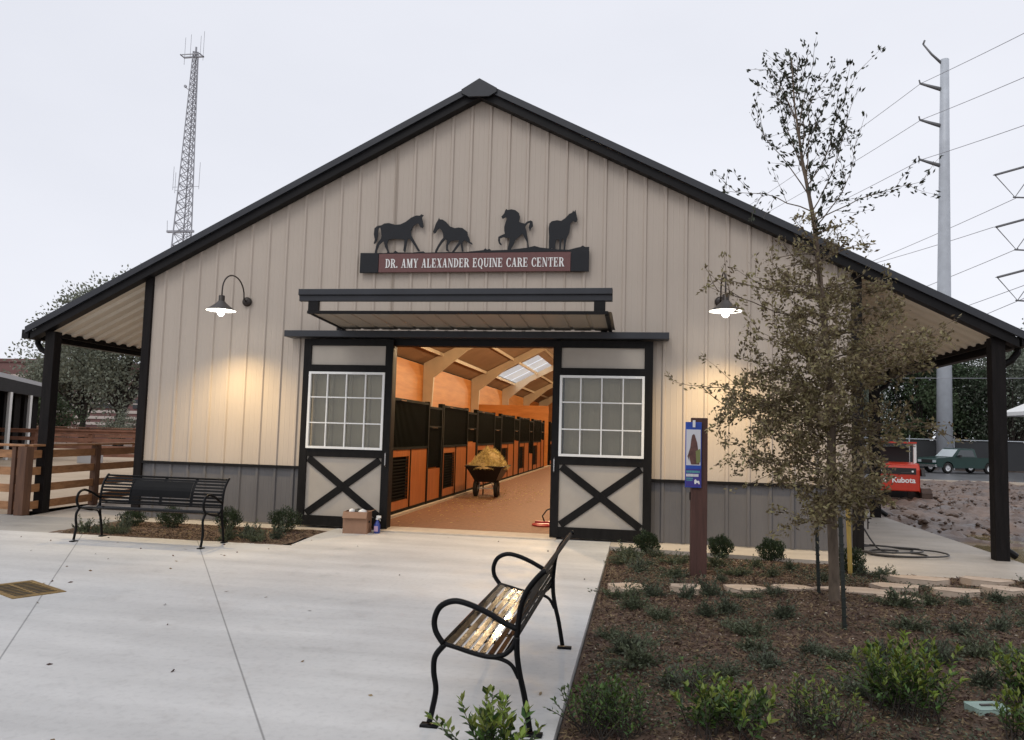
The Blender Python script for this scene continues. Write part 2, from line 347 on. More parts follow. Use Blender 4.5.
# big mulch bed right: x 2.17..12, y -13..-.95
def bedh(X,Y): 
    e=np.clip((X-2.17)/.5,0,1)*np.clip((-.95-Y)/.4,0,1)
    mound=.10*np.exp(-((X-4.31)**2+(Y+4.25)**2)/.7)
    return -.05+e*(.03+.09*(fbm(X,Y,1.2,11)-.4)+.05*fbm(X,Y,7,31))+mound
V,F=grid(2.168,14,-13.5,-1.835,150,150,bedh); tag(rawmesh('mulch_bed',V,F,SOIL,None,True),kind='structure')
V,F=grid(2.168,5.148,-1.84,-.55,70,34,lambda X,Y:np.where(Y>-.62-.117*(X-2.16),-.09,bedh(X,Y))); tag(rawmesh('mulch_bed_strip',V,F,SOIL,None,True),kind='structure')
# mud and puddle to the right
def mudh(X,Y):
    base=-.14-.2*np.clip((Y-3)/18,0,1)-.02*np.clip((X-9)/10,0,1)
    n=fbm(X,Y,.55,51)-.45; m=fbm(X,Y,2.3,71)-.45
    pud=np.exp(-(((X-8.9)/1.5)**2+((Y-.6)/2.0)**2))
    k=fbm(X,Y,5.2,83)-.45
    rut=.10*np.sin(X*1.3-Y*2.1+4*fbm(X,Y,.3,99))
    edge=np.clip((X-7.64)/.5,0,1)
    return base+.02+edge*(.20*n+.30*m+.15*k+.08*(fbm(X,Y,2.1,17)>.5)*np.clip(fbm(X,Y,9,19),0,1)+.5*rut*np.clip((Y-3)/6,0,1))-.20*pud
V,F=grid(7.645,36,-6,31,230,260,mudh); tag(rawmesh('mud_ground',V,F,MUD,None,True),kind='structure')
structure('puddle',MB().add([(7.65,-2.5,-.15),(11.4,-2.5,-.15),(11.4,4.6,-.15),(7.65,4.6,-.15)],[(0,1,2,3)]),WATER)
structure('rut_water',MB().add([(8.6,6.0,-.24),(14.5,7.5,-.24),(15.5,13.0,-.27),(9.6,11.5,-.27)],[(0,1,2,3)]),WATER)
rng=np.random.default_rng(64); n=7500; X=rng.uniform(7.9,22,n); Y=rng.uniform(1.5,28,n)+0*X; kk=(fbm(X,Y,.8,61)>.42)&~((X<10.8)&(Y<3.8)); X=X[kk];Y=Y[kk]; n=len(X)
S=rng.gamma(1.6,.018,n)+.012; oc=np.array([(1,0,0),(0,1,0),(-1,0,0),(0,-1,0),(0,0,.8),(0,0,-.8)],float)
V=(oc[None]*rng.uniform(.6,1.3,(n,6,1))*S[:,None,None]*np.array([1.2,1,.8])); a=rng.random(n)*6.28; ca,sa=np.cos(a)[:,None],np.sin(a)[:,None]
V=np.stack([V[:,:,0]*ca-V[:,:,1]*sa,V[:,:,0]*sa+V[:,:,1]*ca,V[:,:,2]],2)+np.stack([X,Y,mudh(X,Y)+S*.3],1)[:,None]
fc=np.array([(0,1,4),(1,2,4),(2,3,4),(3,0,4),(1,0,5),(2,1,5),(3,2,5),(0,3,5)])
tag(rawmesh('mud_clods',V.reshape(-1,3),(fc[None]+np.arange(n)[:,None,None]*6).reshape(-1,3),MUD),'wet brown mud clods strewn over the churned ground right of the porch','mud',None,'stuff')
# arena sand left
V,F=grid(-60,-7.9,-.42,31,160,110,lambda X,Y:-.045+.07*(fbm(X,Y,.35,91)-.45)+.03*fbm(X,Y,2,93)); tag(rawmesh('arena_sand',V,F,SAND,None,True),kind='structure')
V,F=grid(-60,-16.01,-14,-.42,40,20,lambda X,Y:-.06+0*X); tag(rawmesh('arena_sand_front',V,F,SAND,None,True),kind='structure')
# road right
p=MB(); p.add([(-10,29.5,-.30),(90,33,-.30),(90,52,-.30),(-10,48.5,-.30)],[(0,1,2,3)]); structure('road',p,ASPH)
p=MB(); p.prism([(-10,29.2),(90,32.7),(90,32.98),(-10,29.48)],'z',-.34,-.2); structure('road_kerb',p,CURB)

# ------------------------------------------------------------------ BARN
barn=empty('horse_barn',(0,0,0)); tag(barn,'beige ribbed metal horse barn with dark gabled roof, grey base and open sliding doors','barn')
HR,SL=7.01,.5075; W=5.66; LEN=52
def zr(x): return HR-SL*abs(x)
def ribxs(x0,x1,off=.1525):
    xs=[(x0,0)]; k=math.floor((x0-off)/.305)-1
    while True:
        c=off+k*.305; k+=1
        if c>x1: break
        for d,h in((-.034,0),(-.016,.024),(.016,.024),(.034,0)):
            if x0+.002<c+d<x1-.002: xs.append((c+d,h))
        for d in (.11,.195):
            for e,h in((-.01,0),(0,.0025),(.01,0)):
                if x0+.002<c+d+e<x1-.002: xs.append((c+d+e,h))
    xs.append((x1,0)); xs.sort(); return xs
def ribbed_wall(mb,x0,x1,zlo,zhi,y=0.):
    xs=ribxs(x0,x1)
    for (a,ha),(b,hb) in zip(xs,xs[1:]):
        mb.add([(a,y-ha,zlo),(b,y-hb,zlo),(b,y-hb,zhi(b)),(a,y-ha,zhi(a))],[(0,1,2,3)])
top=lambda x:zr(x)-.10
mb=MB()
ribbed_wall(mb,-W+.12,-1.36,.93,top); ribbed_wall(mb,1.36,W-.12,.93,top); ribbed_wall(mb,-1.36,0,3.0,top); ribbed_wall(mb,0,1.36,3.0,top)
mb.build('front_siding',BEIGE,barn)
for a,b in((-W+.12,-1.36),(1.36,W-.12)):
    mb=MB(); ribbed_wall(mb,a,b,0.012,lambda x:.885); mb.build('wainscot',GREYW,barn)
    mb=MB(); mb.box(a,b,-.045,0,.885,.93); mb.build('wainscot_trim',BLACK,barn)
for s in(-1,1):
    a,b=sorted((s*(W-.12),s*(W+.02))); mb=MB(); mb.box(a,b,-.05,.1,0,zr(W)-.12); mb.build('corner_trim',BWOOD,barn,bevel=.004)
mb=MB()   # framed wall behind the siding
mb.prism([(-W,0),(-1.36,0),(-1.36,3.0),(0,3.0),(0,HR-.12),(-W,zr(W)-.12)],'y',.012,.14)
mb.prism([(W,0),(1.36,0),(1.36,3.0),(0,3.0),(0,HR-.12),(W,zr(W)-.12)],'y',.012,.14)
mb.build('front_wall_frame',STEELB,barn)
for s in(-1,1):     # side walls
    mb=MB(); a,b=sorted((s*W,s*(W-.06))); mb.box(a,b,.14,LEN,0,zr(W)-.12); mb.build('side_wall',BEIGE,barn)
    mb=MB(); a,b=sorted((s*(W-.065),s*(W-.1)))
    mb.box(a,b,.15,LEN,0,zr(W)-.14); mb.build('plywood_lining',ORWOOD,barn)
mb=MB(); mb.box(-W,W,LEN,LEN+.1,0,3.9); mb.prism([(-W,3.9),(W,3.9),(0,HR-.15)],'y',LEN,LEN+.1); mb.build('rear_wall',ORWOOD,barn)
# roof: dark ribbed sheets outside, liner inside, skylight openings
EX=7.72
SKY_Y=[(27.6,34.6)]; SX0,SX1=2.7,4.9
for s in(-1,1):
    mb=MB()
    def sheet(x0,x1,y0,y1,dz=0,mb=mb):
        n=max(1,int(round((y1-y0)/.305)));
        prof=[]
        for k in range(n):
            c=y0+k*(y1-y0)/n
            prof+=[(c,0),(c+.12,0),(c+.135,.03),(c+.165,.03),(c+.18,0)]
        prof.append((y1,0))
        for (a,ha),(b,hb) in zip(prof,prof[1:]):
            mb.add([(s*x0,a,zr(x0)+ha+dz),(s*x0,b,zr(x0)+hb+dz),(s*x1,b,zr(x1)+hb+dz),(s*x1,a,zr(x1)+ha+dz)],[(0,1,2,3)] if s<0 else [(3,2,1,0)])
    if s<0:
        sheet(0,SX0,-.18,LEN); sheet(SX1,EX,-.18,LEN); sheet(SX0,SX1,-.18,27.6); sheet(SX0,SX1,34.6,LEN)
    else: sheet(0,EX,-.18,LEN)
    mb.build('roof',ROOFM,barn)
    mb=MB()
    def liner(x0,x1,y0,y1):
        mb.add([(s*x0,y0,zr(x0)-.07),(s*x1,y0,zr(x1)-.07),(s*x1,y1,zr(x1)-.07),(s*x0,y1,zr(x0)-.07)],[(0,1,2,3)])
    if s<0: liner(0,SX0,.14,LEN); liner(SX1,W,.14,LEN); liner(SX0,SX1,.14,27.6); liner(SX0,SX1,34.6,LEN)
    else: liner(0,W,.14,LEN)
    mb.build('ceiling_liner',CEILM,barn)
    # lean-to underside: corrugated beige sheet with ribs running down the slope
    mb=MB(); prof=[]; y=-.14
    while y<LEN: prof+=[(y,0),(y+.15,0),(y+.18,.05),(y+.26,.05),(y+.29,0)]; y+=.305
    for (a,ha),(b,hb) in zip(prof,prof[1:]):
        za,zb=zr(W)-.10,zr(EX-.12)-.07
        mb.add([(s*W,a,za-ha),(s*W,b,za-hb),(s*(EX-.12),b,zb-hb),(s*(EX-.12),a,zb-ha)],[(0,1,2,3)])
    mb.build('porch_soffit',BEIGE2,barn)
    mb=MB(); mb.prism([(s*-.0,HR+.035),(s*(EX+.02),zr(EX+.02)+.035),(s*(EX+.02),zr(EX+.02)-.075),(0,HR-.075)],'y',-.24,-.19); mb.build('rake_trim',ROOFM,barn,bevel=.005)
    mb=MB(); mb.prism([(0,HR-.08),(s*(EX-.05),zr(EX-.05)-.08),(s*(EX-.05),zr(EX-.05)-.21),(0,HR-.21)],'y',-.19,-.03); mb.build('rake_board',BLACK,barn)
    a,b=sorted((s*(EX-.02),s*(EX+.11))); mb=MB(); mb.box(a,b,-.2,LEN,zr(EX)-.17,zr(EX)-.02); mb.build('gutter',BLACK,barn,bevel=.008)
    a,b=sorted((s*7.56,s*7.60)); mb=MB(); mb.box(a,b,-.10,LEN,zr(7.42)-.24,zr(7.42)-.16); mb.build('eave_beam',BWOOD,barn)
    for k,y in enumerate((-.02,5.75,11.5)):
        pc=7.44 if s>0 else 7.36; a,b=sorted((s*(pc-.09),s*(pc+.09))); mb=MB(); mb.box(a,b,y-.085,y+.085,0,zr(7.4)-.20); mb.build('porch_post',BWOOD,barn,bevel=.006)
        mb=MB(); y2=y; y=y+.16; c=s*(pc+.03); zt=zr(EX)-.16
        mb.tube([(s*7.78,y-.02,zt),(s*7.78,y-.02,zt-.06),(s*7.70,y-.02,zt-.17),(c,y-.02,zt-.32),(c,y-.02,zt-.6),(c,y-.02,.24),(c+s*.04,y-.02,.17),(c+s*.23,y-.02,.04)],.048,8)
        mb.build('downspout',BLACK,barn); y=y2
mb=MB(); mb.prism([(-.28,HR-.11),(0,HR+.055),(.28,HR-.11),(.28,HR-.17),(.16,HR-.23),(-.16,HR-.23),(-.28,HR-.17)],'y',-.27,-.2415); mb.build('peak_plate',ROOFM,barn,bevel=.004)
mb=MB(); mb.prism([(-.3,zr(.3)+.045),(0,HR+.05),(.3,zr(.3)+.045),(0,HR+.04)],'y',-.19,LEN); mb.build('ridge_cap',ROOFM,barn)
# roof vent poking over the right slope
mb=MB(); mb.tube([(1.25,2.0,6.35),(1.25,2.0,6.98)],.05,8); mb.tube([(1.25,2,6.98),(1.25,2,7.04)],.09,8); mb.build('vent_pipe',GALV,barn)
# skylight
mb=MB(); n=3
for k in range(n):
    y0=27.6+k*7/n+.12; y1=27.6+(k+1)*7/n-.12
    mb.add([(-SX0,y0,zr(SX0)+.01),(-SX1,y0,zr(SX1)+.01),(-SX1,y1,zr(SX1)+.01),(-SX0,y1,zr(SX0)+.01)],[(0,1,2,3)])
mb.build('skylight',glassy('clear_roof_sheet',(1,.97,.9),.045,.2),barn)
# header / sliding track over the doors
mb=MB(); mb.box(-3.03,2.96,-.29,-.02,2.975,3.075); mb.build('door_track',ROOFM,barn,bevel=.006)
mb=MB(); mb.box(-1.35,1.35,-.05,.16,2.87,2.985); mb.build('door_lintel',BLACK,barn)
for s in(-1,1):
    a,b=sorted((s*1.30,s*1.42)); mb=MB(); mb.box(a,b,-.05,.16,0,2.87); mb.build('door_jamb',BLACK,barn)
# sliding doors
def sliding_door(x0,x1,mirror):
    y0,y1=-.17,-.11; z0,z1=.03,2.955
    mb=MB(); st=.125
    mb.box(x0,x0+st,y0,y1,z0,z1); mb.box(x1-st,x1,y0,y1,z0,z1)
    for a,b in((z0,.185),(1.10,1.23),(2.435,2.545),(2.85,z1)): mb.box(x0+st,x1-st,y0,y1,a,b)
    # X brace in two crossing boards
    xa,xb=x0+st,x1-st; za,zb=.185,1.10
    def brace(ax,az,bx,bz,yy):
        d=Vector((bx-ax,0,bz-az)); L=d.length; d/=L; nrm=Vector((-d.z,0,d.x)); w=.055
        mb.bar((ax,yy,az),(bx,yy,bz),.11,.03,up=(0,1,0)) if False else mb.add([Vector((ax,yy-.012,az))+nrm*w,Vector((ax,yy-.012,az))-nrm*w,Vector((bx,yy-.012,bz))-nrm*w,Vector((bx,yy-.012,bz))+nrm*w,
            Vector((ax,yy+.012,az))+nrm*w,Vector((ax,yy+.012,az))-nrm*w,Vector((bx,yy+.012,bz))-nrm*w,Vector((bx,yy+.012,bz))+nrm*w],[(0,1,2,3),(7,6,5,4),(0,4,5,1),(1,5,6,2),(2,6,7,3),(3,7,4,0)])
    brace(xa+.03,za+.03,xb-.03,zb-.03,y0+.022); brace(xb-.03,za+.03,xa+.03,zb-.03,y0+.016)
    d=mb.build('sliding_door',DBLACK,barn,bevel=.003)
    mb=MB(); mb.box(x0+st-.01,x1-st+.01,y0+.03,y1-.006,.18,1.105); mb.build('lower_panel',DPANEL,d)
    mb=MB(); mb.box(x0+st-.01,x1-st+.01,y0+.03,y1-.006,2.54,2.855); mb.build('upper_panel',DPANEL,d)
    wx0,wx1=x0+.11,x1-.118; wz0,wz1=1.225,2.432; mb=MB(); f=.036; yy0,yy1=y0-.018,y1+.005
    mb.box(wx0,wx0+f,yy0,yy1,wz0,wz1); mb.box(wx1-f,wx1,yy0,yy1,wz0,wz1); mb.box(wx0+f,wx1-f,yy0,yy1,wz0,wz0+f); mb.box(wx0+f,wx1-f,yy0,yy1,wz1-f,wz1)
    for k in(1,2,3): c=wx0+(wx1-wx0)*k/4; mb.box(c-.009,c+.009,yy0+.006,yy1-.006,wz0+f,wz1-f)
    for k in(1,2): c=wz0+(wz1-wz0)*k/3; mb.box(wx0+f,wx1-f,yy0+.009,yy1-.009,c-.009,c+.009)
    mb.build('window_frame',WHITE,d)
    mb=MB(); mb.box(wx0+f,wx1-f,-.142,-.138,wz0+f,wz1-f); mb.build('pane',GLASS,d)
    hx=x1-.05 if mirror else x0+.05
    mb=MB(); mb.tube([(hx,y0-.002,.98),(hx,y0-.045,1.0),(hx,y0-.045,1.18),(hx,y0-.002,1.2)],.009,6); mb.build('door_handle',CHROME,d)
sliding_door(-2.735,-1.255,True); sliding_door(1.255,2.735,False)
# awning above the doors: tall fascia held on two brackets over a flat corrugated sheet
aw=empty('awning',(0,0,0)); aw.parent=barn
mb=MB(); mb.prism([(-1.50,3.505),(-1.38,3.505),(-1.38,3.34),(-1.46,3.34),(-1.465,3.41),(-1.50,3.425)],'x',-2.25,2.17); mb.build('fascia',ROOFM,aw,bevel=.004)
mb=MB()
x=-2.10; prof=[]
while x<2.0: prof+=[(x,0),(x+.24,0),(x+.255,.014),(x+.29,.014),(x+.305,0)]; x+=.305
for (a,ha),(b,hb) in zip(prof,prof[1:]): mb.add([(a,-1.40,3.185+ha),(b,-1.40,3.185+hb),(b,-.03,3.125+hb),(a,-.03,3.125+ha)],[(0,1,2,3)])
mb.build('awning_sheet',mat('dull_grey_sheet',(.34,.30,.25),.5),aw)
mb=MB(); mb.box(-2.13,2.12,-1.455,-1.40,3.16,3.20); mb.bar((-2.12,-1.4,3.18),(-2.12,-.03,3.12),.03,.03); mb.bar((2.10,-1.4,3.175),(2.10,-.03,3.115),.05,.05)
for c in(-2.03,2.02): mb.box(c-.09,c+.06,-1.45,-1.39,3.202,3.338)
mb.build('awning_frame',BLACK,aw)
for c in(-2.2,2.0):
    mb=MB(); mb.box(c-.05,c+.05,-.04,-.005,3.05,3.2); mb.build('wall_bracket',BLACK,aw)
# interior floor, curbs, threshold
mb=MB(); mb.box(-1.66,1.66,.26,LEN,-.1,.012); mb.build('aisle_floor',RUBBER,barn)
mb=MB(); mb.box(-1.36,1.36,-.30,.25,-.1,.022); mb.build('threshold',CURB,barn,bevel=.01)
for s in(-1,1):
    a,b=sorted((s*1.66,s*1.80)); mb=MB(); mb.box(a,b,.15,LEN,-.1,.055); mb.build('aisle_curb',CURB,barn)
    a,b=sorted((s*1.8,s*5.56)); mb=MB(); mb.box(a,b,.15,LEN,-.1,.02); mb.build('stall_floor',RUBBER,barn)
# portal frames
for y in(8.1,16.5,24.9,33.3,41.7,50.1):
    mb=MB()
    for s in(-1,1):
        mb.prism([(s*5.55,.02),(s*5.30,.02),(s*5.15,3.55),(s*3.9,zr(3.9)-.46),(0,HR-.42),(0,HR-.12),(s*5.55,zr(5.55)-.12)],'y',y-.04*s-.06,y+.06-.04*s)
    mb.build('portal_frame',STEELB,barn)
mb=MB()
for s in(-1,1):
    for x in(.9,2.2,3.5,4.8):
        a,b=sorted((s*x,s*(x+.06))); mb.box(a,b,.15,LEN-.01,zr(x)-.24,zr(x)-.11)
mb.build('purlins',STEELB,barn)
# stall fronts
def stall(y0,door_window):
    P=3.6; t=empty('stall_front',(0,y0,0)); t.parent=barn
    X0,X1=-1.80,-1.735
    mb=MB()
    for yy in(0,2.42,P-.09): mb.box(X0-.02,X1+.012,yy,yy+.08,.055,2.14)
    mb.box(X0,X1+.006,.08,2.42,2.07,2.12); mb.box(X0,X1+.006,.08,2.42,1.185,1.235); mb.box(X0,X1+.006,.08,2.42,.06,.11)
    mb.box(X0,X1+.006,2.5,P-.09,2.0,2.05); mb.box(X0,X1+.006,2.5,P-.09,.06,.11); mb.box(X0,X1+.006,1.26,1.31,.11,1.185)
    mb.build('stall_frame',STBLK,t)
    mb=MB(); mb.box(X0+.01,X1-.006,1.31,2.42,.11,1.185); mb.build('board_panel',STWOOD,t)
    mb=MB(); mb.box(X0+.01,X1-.006,.08,.2,.11,1.185); mb.box(X0+.01,X1-.006,1.14,1.26,.11,1.185); mb.box(X0+.01,X1-.006,.2,1.14,.11,.27); mb.box(X0+.01,X1-.006,.2,1.14,1.06,1.185); mb.build('vent_surround',STWOOD,t)
    mb=MB(); mb.box(X0+.012,X0+.02,.2,1.14,.27,1.06)
    for k in range(13):
        z=.29+k*.058; mb.box(X1-.035,X1-.004,.2,1.14,z,z+.018)
    mb.box(X1-.004,X1+.006,.2,.215,.27,1.06); mb.box(X1-.004,X1+.006,1.125,1.14,.27,1.06)
    mb.build('louvre_vent',STBLK,t)
    mb=MB(); mb.box(X0+.005,X0+.015,.08,2.42,1.235,2.07); mb.box(X0+.005,X0+.015,2.5,P-.09,1.3 if not door_window else .78,2.0); mb.build('stall_shade_panel',STGRN,t)  # added dark panels imitate the unlit stall interior behind the bars
    mb=MB(); k=0
    y=.14
    while y<2.4: mb.box(X1-.016,X1-.004,y,y+.012,1.235,2.07); y+=.075
    y=2.55
    while y<P-.12: mb.box(X1-.016,X1-.004,y,y+.012,1.3 if not door_window else .78,2.0); y+=.075
    mb.box(X1-.02,X1,2.5,P-.09,1.62,1.65)
    mb.build('grille_bars',STBLK,t)
    zt=1.3 if not door_window else .78
    mb=MB(); mb.box(X0+.01,X1-.006,2.5,P-.09,.11,zt-.03); mb.build('stall_door',STWOOD,t)
    mb=MB(); mb.box(X1,X1+.03,2.7,3.1,1.6,1.62); mb.build('latch',CHROME,t); mb=MB(); mb.box(X1+.012,X1+.03,.5,.8,2.075,2.09); mb.build('top_latch',CHROME,t)
    return t
s0=stall(1.28,True); s1=stall(4.92,False)
def stall_copy(src,y,flip=False):
    c=copy_tree(src,barn); c.location=(0,y,0)
    if flip: c.rotation_euler=(0,0,math.pi); c.location=(0,y+3.6,0)
for k,y in enumerate((8.56,12.2,15.84,19.48)): stall_copy((s0,s1)[k%2],y)
for k,y in enumerate((25.4,29.04,32.68,36.3,39.9)): stall_copy((s0,s1)[k%2],y)
for k,y in enumerate((1.28,4.92,8.56,12.2,15.84)): stall_copy((s1,s0)[k%2],y,True)
mb=MB(); mb.box(-1.79,-1.745,.15,1.27,.055,2.1); mb.build('tack_cupboard',STGRN,barn)
for y in(4.9,12.2,19.4,25.2):
    mb=MB(); mb.box(-5.5,-1.82,y-.02,y+.02,.02,2.88 if y>25 else 2.0); mb.build('stall_partition',ORWOOD,barn)
# ------------------------------------------------------------------ lamps
WARM=(1.0,.70,.40)
def pendant(y,x=0,label=''):
    t=empty('pendant_lamp',(x,y,4.4)); tag(t,label,'lamp','pendant lamps along the barn aisle')
    mb=MB(); mb.tube([(0,0,.3),(0,0,zr(x)-4.55)],.01,6); mb.build('cord',BRONZE,t)
    mb=MB(); mb.lathe([(.03,.3),(.06,.28),(.10,.16),(.26,.02),(.27,0),(.25,.01),(.09,.14),(.02,.2)],(0,0,0),20); mb.build('lamp_shade',SHADEM,t,True)
    mb=MB(); mb.lathe([(.001,.14),(.03,.12),(.05,.07),(.04,.03),(.001,.01)],(0,0,0),12); mb.build('bulb',emit('warm_bulb_glow',(1,.75,.45),14),t,True)
    ld=bpy.data.lights.new('pendant_light','POINT'); ld.energy=PEND; ld.color=WARM; ld.shadow_soft_size=.12
    lo=bpy.data.objects.new('pendant_light',ld); C.objects.link(lo); lo.parent=t; lo.location=(0,0,-.08)
PEND=440
for i,y in enumerate((2.6,8.0,13.5,19.5,26,33,41)):
    pendant(y,.0,'%s enamel pendant lamp from the doorway, hanging over the barn aisle'%('first','second','third','fourth','fifth','sixth','seventh')[i])
def barn_light(x,label,e):
    t=empty('gooseneck_lamp',(x,0,3.57)); tag(t,label,'wall lamp','gooseneck lamps on the barn front')
    mb=MB(); mb.lathe([(.001,-.075),(.05,-.072),(.075,-.055),(.078,-.025),(.078,-.022)],(0,0,0),20,'y'); mb.build('wall_mount',BRONZE,t,True)
    pts=[(0,-.07,0),(0,-.14,.03)]
    for k in range(15):
        a=math.pi*(.08+.92*k/14); pts.append((0,-.475+.335*math.cos(a)-.0,.04+.30*math.sin(a)**.9 if a<math.pi*.999 else .04))
    pts+= [(0,-.81,-.07)]
    mb=MB(); mb.tube(pts,.0115,8); mb.build('gooseneck_arm',BRONZE,t,True)
    mb=MB(); mb.lathe([(.012,-.03),(.04,-.032),(.046,-.04),(.046,-.12),(.052,-.13)],(0,-.81,0),16); mb.build('socket',BRONZE,t,True)
    mb=MB(); mb.lathe([(.05,-.12),(.07,-.145),(.12,-.19),(.19,-.24),(.235,-.268),(.228,-.266),(.115,-.2),(.07,-.165),(.03,-.15)],(0,-.81,0),28); mb.mi=0; mb.build('lamp_shade',SHADEM,t,True)
    mb=MB(); mb.lathe([(.028,-.157),(.068,-.171),(.114,-.206),(.222,-.269)],(0,-.81,0),28); mb.build('reflector',emit('self_lit_enamel',(1,.95,.85),2.2),t,True)  # enamel glows by itself, imitating bulb light falling on it
    mb=MB(); mb.lathe([(.036,-.16),(.05,-.2),(.055,-.27),(.05,-.32),(.028,-.35),(.001,-.355)],(0,-.81,0),16); g=mb.build('jar_globe',emit('frosted_globe_glow',(1,.97,.9),9),t,True)
    ld=bpy.data.lights.new('barn_light','SPOT'); ld.energy=e; ld.color=(1,.74,.38); ld.spot_size=R(126); ld.spot_blend=1.0; ld.shadow_soft_size=.06
    lo=bpy.data.objects.new('barn_light',ld); C.objects.link(lo); lo.parent=t; lo.location=(0,-.81,-.37)
barn_light(-3.83,'left gooseneck barn lamp, lit, over the black bench side of the front wall',270)
barn_light(3.70,'right gooseneck barn lamp, lit, beside the leafy crown of the young tree',270)
# ------------------------------------------------------------------ wall sign with four horse silhouettes
H1=[(-1.637,4.792),(-1.684,4.754),(-1.69,4.659),(-1.67,4.563),(-1.687,4.506),(-1.663,4.5),(-1.631,4.563),(-1.621,4.649),(-1.615,4.745),(-1.593,4.773),(-1.575,4.725),(-1.561,4.63),(-1.569,4.582),(-1.606,4.535),(-1.642,4.468),(-1.661,4.372),(-1.666,4.344),(-1.627,4.344),(-1.623,4.392),(-1.594,4.477),(-1.537,4.535),(-1.518,4.535),(-1.495,4.449),(-1.452,4.373),(-1.461,4.345),(-1.412,4.345),(-1.445,4.421),(-1.458,4.497),(-1.441,4.564),(-1.354,4.577),(-1.257,4.573),(-1.179,4.564),(-1.179,4.479),(-1.191,4.388),(-1.16,4.35),(-1.149,4.394),(-1.137,4.498),(-1.121,4.574),(-1.092,4.574),(-1.062,4.536),(-1.0,4.451),(-0.949,4.374),(-0.911,4.374),(-0.942,4.423),(-0.993,4.508),(-1.04,4.583),(-1.065,4.631),(-1.078,4.697),(-1.042,4.773),(-0.976,4.82),(-0.957,4.82),(-0.926,4.763),(-0.887,4.744),(-0.869,4.773),(-0.885,4.839),(-0.903,4.915),(-0.875,4.953),(-0.915,4.968),(-0.939,4.946),(-1.001,4.95),(-1.077,4.919),(-1.171,4.849),(-1.257,4.811),(-1.344,4.806),(-1.443,4.836),(-1.521,4.831),(-1.568,4.802)]
H2=[(-0.712,4.688),(-0.701,4.654),(-0.673,4.66),(-0.637,4.716),(-0.609,4.735),(-0.569,4.697),(-0.548,4.641),(-0.542,4.584),(-0.582,4.537),(-0.627,4.462),(-0.663,4.387),(-0.671,4.349),(-0.642,4.349),(-0.607,4.424),(-0.553,4.509),(-0.507,4.556),(-0.478,4.538),(-0.494,4.462),(-0.491,4.378),(-0.433,4.354),(-0.464,4.406),(-0.462,4.463),(-0.421,4.528),(-0.374,4.538),(-0.289,4.542),(-0.297,4.501),(-0.342,4.435),(-0.396,4.354),(-0.358,4.354),(-0.304,4.426),(-0.259,4.491),(-0.254,4.454),(-0.235,4.359),(-0.207,4.359),(-0.223,4.445),(-0.231,4.501),(-0.204,4.538),(-0.165,4.52),(-0.117,4.486),(-0.069,4.464),(-0.074,4.492),(-0.109,4.511),(-0.12,4.567),(-0.15,4.613),(-0.155,4.669),(-0.19,4.697),(-0.238,4.735),(-0.305,4.744),(-0.361,4.735),(-0.438,4.763),(-0.508,4.839),(-0.566,4.876),(-0.61,4.88),(-0.624,4.907),(-0.637,4.873),(-0.673,4.811),(-0.695,4.735)]
H3=[(0.377,4.903),(0.397,4.871),(0.446,4.893),(0.471,4.878),(0.448,4.819),(0.428,4.744),(0.43,4.679),(0.441,4.633),(0.386,4.61),(0.34,4.586),(0.336,4.53),(0.353,4.475),(0.39,4.447),(0.395,4.469),(0.37,4.503),(0.365,4.558),(0.415,4.577),(0.48,4.568),(0.517,4.559),(0.513,4.485),(0.493,4.411),(0.491,4.364),(0.532,4.364),(0.575,4.448),(0.61,4.531),(0.673,4.587),(0.718,4.633),(0.756,4.559),(0.795,4.486),(0.803,4.401),(0.825,4.401),(0.813,4.486),(0.798,4.578),(0.781,4.67),(0.757,4.735),(0.769,4.757),(0.796,4.79),(0.829,4.8),(0.812,4.726),(0.833,4.661),(0.853,4.716),(0.88,4.744),(0.872,4.818),(0.841,4.837),(0.795,4.822),(0.75,4.79),(0.704,4.8),(0.657,4.818),(0.674,4.893),(0.654,4.958),(0.597,5.004),(0.532,5.02),(0.476,5.009),(0.453,5.027),(0.436,5.005),(0.422,4.958)]
H4=[(1.139,4.368),(1.132,4.487),(1.134,4.579),(1.124,4.707),(1.135,4.781),(1.17,4.818),(1.251,4.832),(1.315,4.821),(1.377,4.863),(1.439,4.928),(1.48,4.946),(1.498,4.983),(1.511,4.96),(1.534,4.992),(1.542,4.946),(1.567,4.845),(1.556,4.803),(1.523,4.799),(1.505,4.817),(1.461,4.781),(1.457,4.707),(1.446,4.634),(1.411,4.561),(1.395,4.469),(1.385,4.371),(1.361,4.37),(1.365,4.469),(1.358,4.533),(1.339,4.542),(1.323,4.469),(1.32,4.37),(1.295,4.37),(1.296,4.487),(1.28,4.533),(1.249,4.524),(1.233,4.46),(1.235,4.37),(1.199,4.37),(1.18,4.404),(1.163,4.369)]
G=[(-1.892,4.352),(-1.676,4.348),(-1.519,4.341),(-1.345,4.353),(-1.317,4.384),(-1.267,4.354),(-1.035,4.347),(-0.853,4.367),(-0.824,4.344),(-0.443,4.35),(-0.178,4.348),(-0.026,4.362),(0.114,4.375),(0.141,4.405),(0.169,4.381),(0.206,4.394),(0.235,4.369),(0.494,4.374),(0.788,4.403),(0.915,4.431),(1.007,4.404),(1.262,4.374),(1.443,4.364),(1.568,4.397),(1.621,4.406),(1.656,4.43),(1.693,4.405),(1.755,4.407)]
sg=empty('wall_sign',(0,0,0)); tag(sg,'maroon and black name sign with horse cut-outs on the barn gable','sign')
mb=MB(); mb.box(-1.585,1.475,-.088,-.05,4.035,4.335); mb.build('name_board',SIGNRED,sg,bevel=.003)
for a,b in((-1.895,-1.59),(1.48,1.755)):
    mb=MB(); mb.box(a,b,-.095,-.05,4.03,4.345); mb.build('end_block',SIGNBLK,sg,bevel=.003)
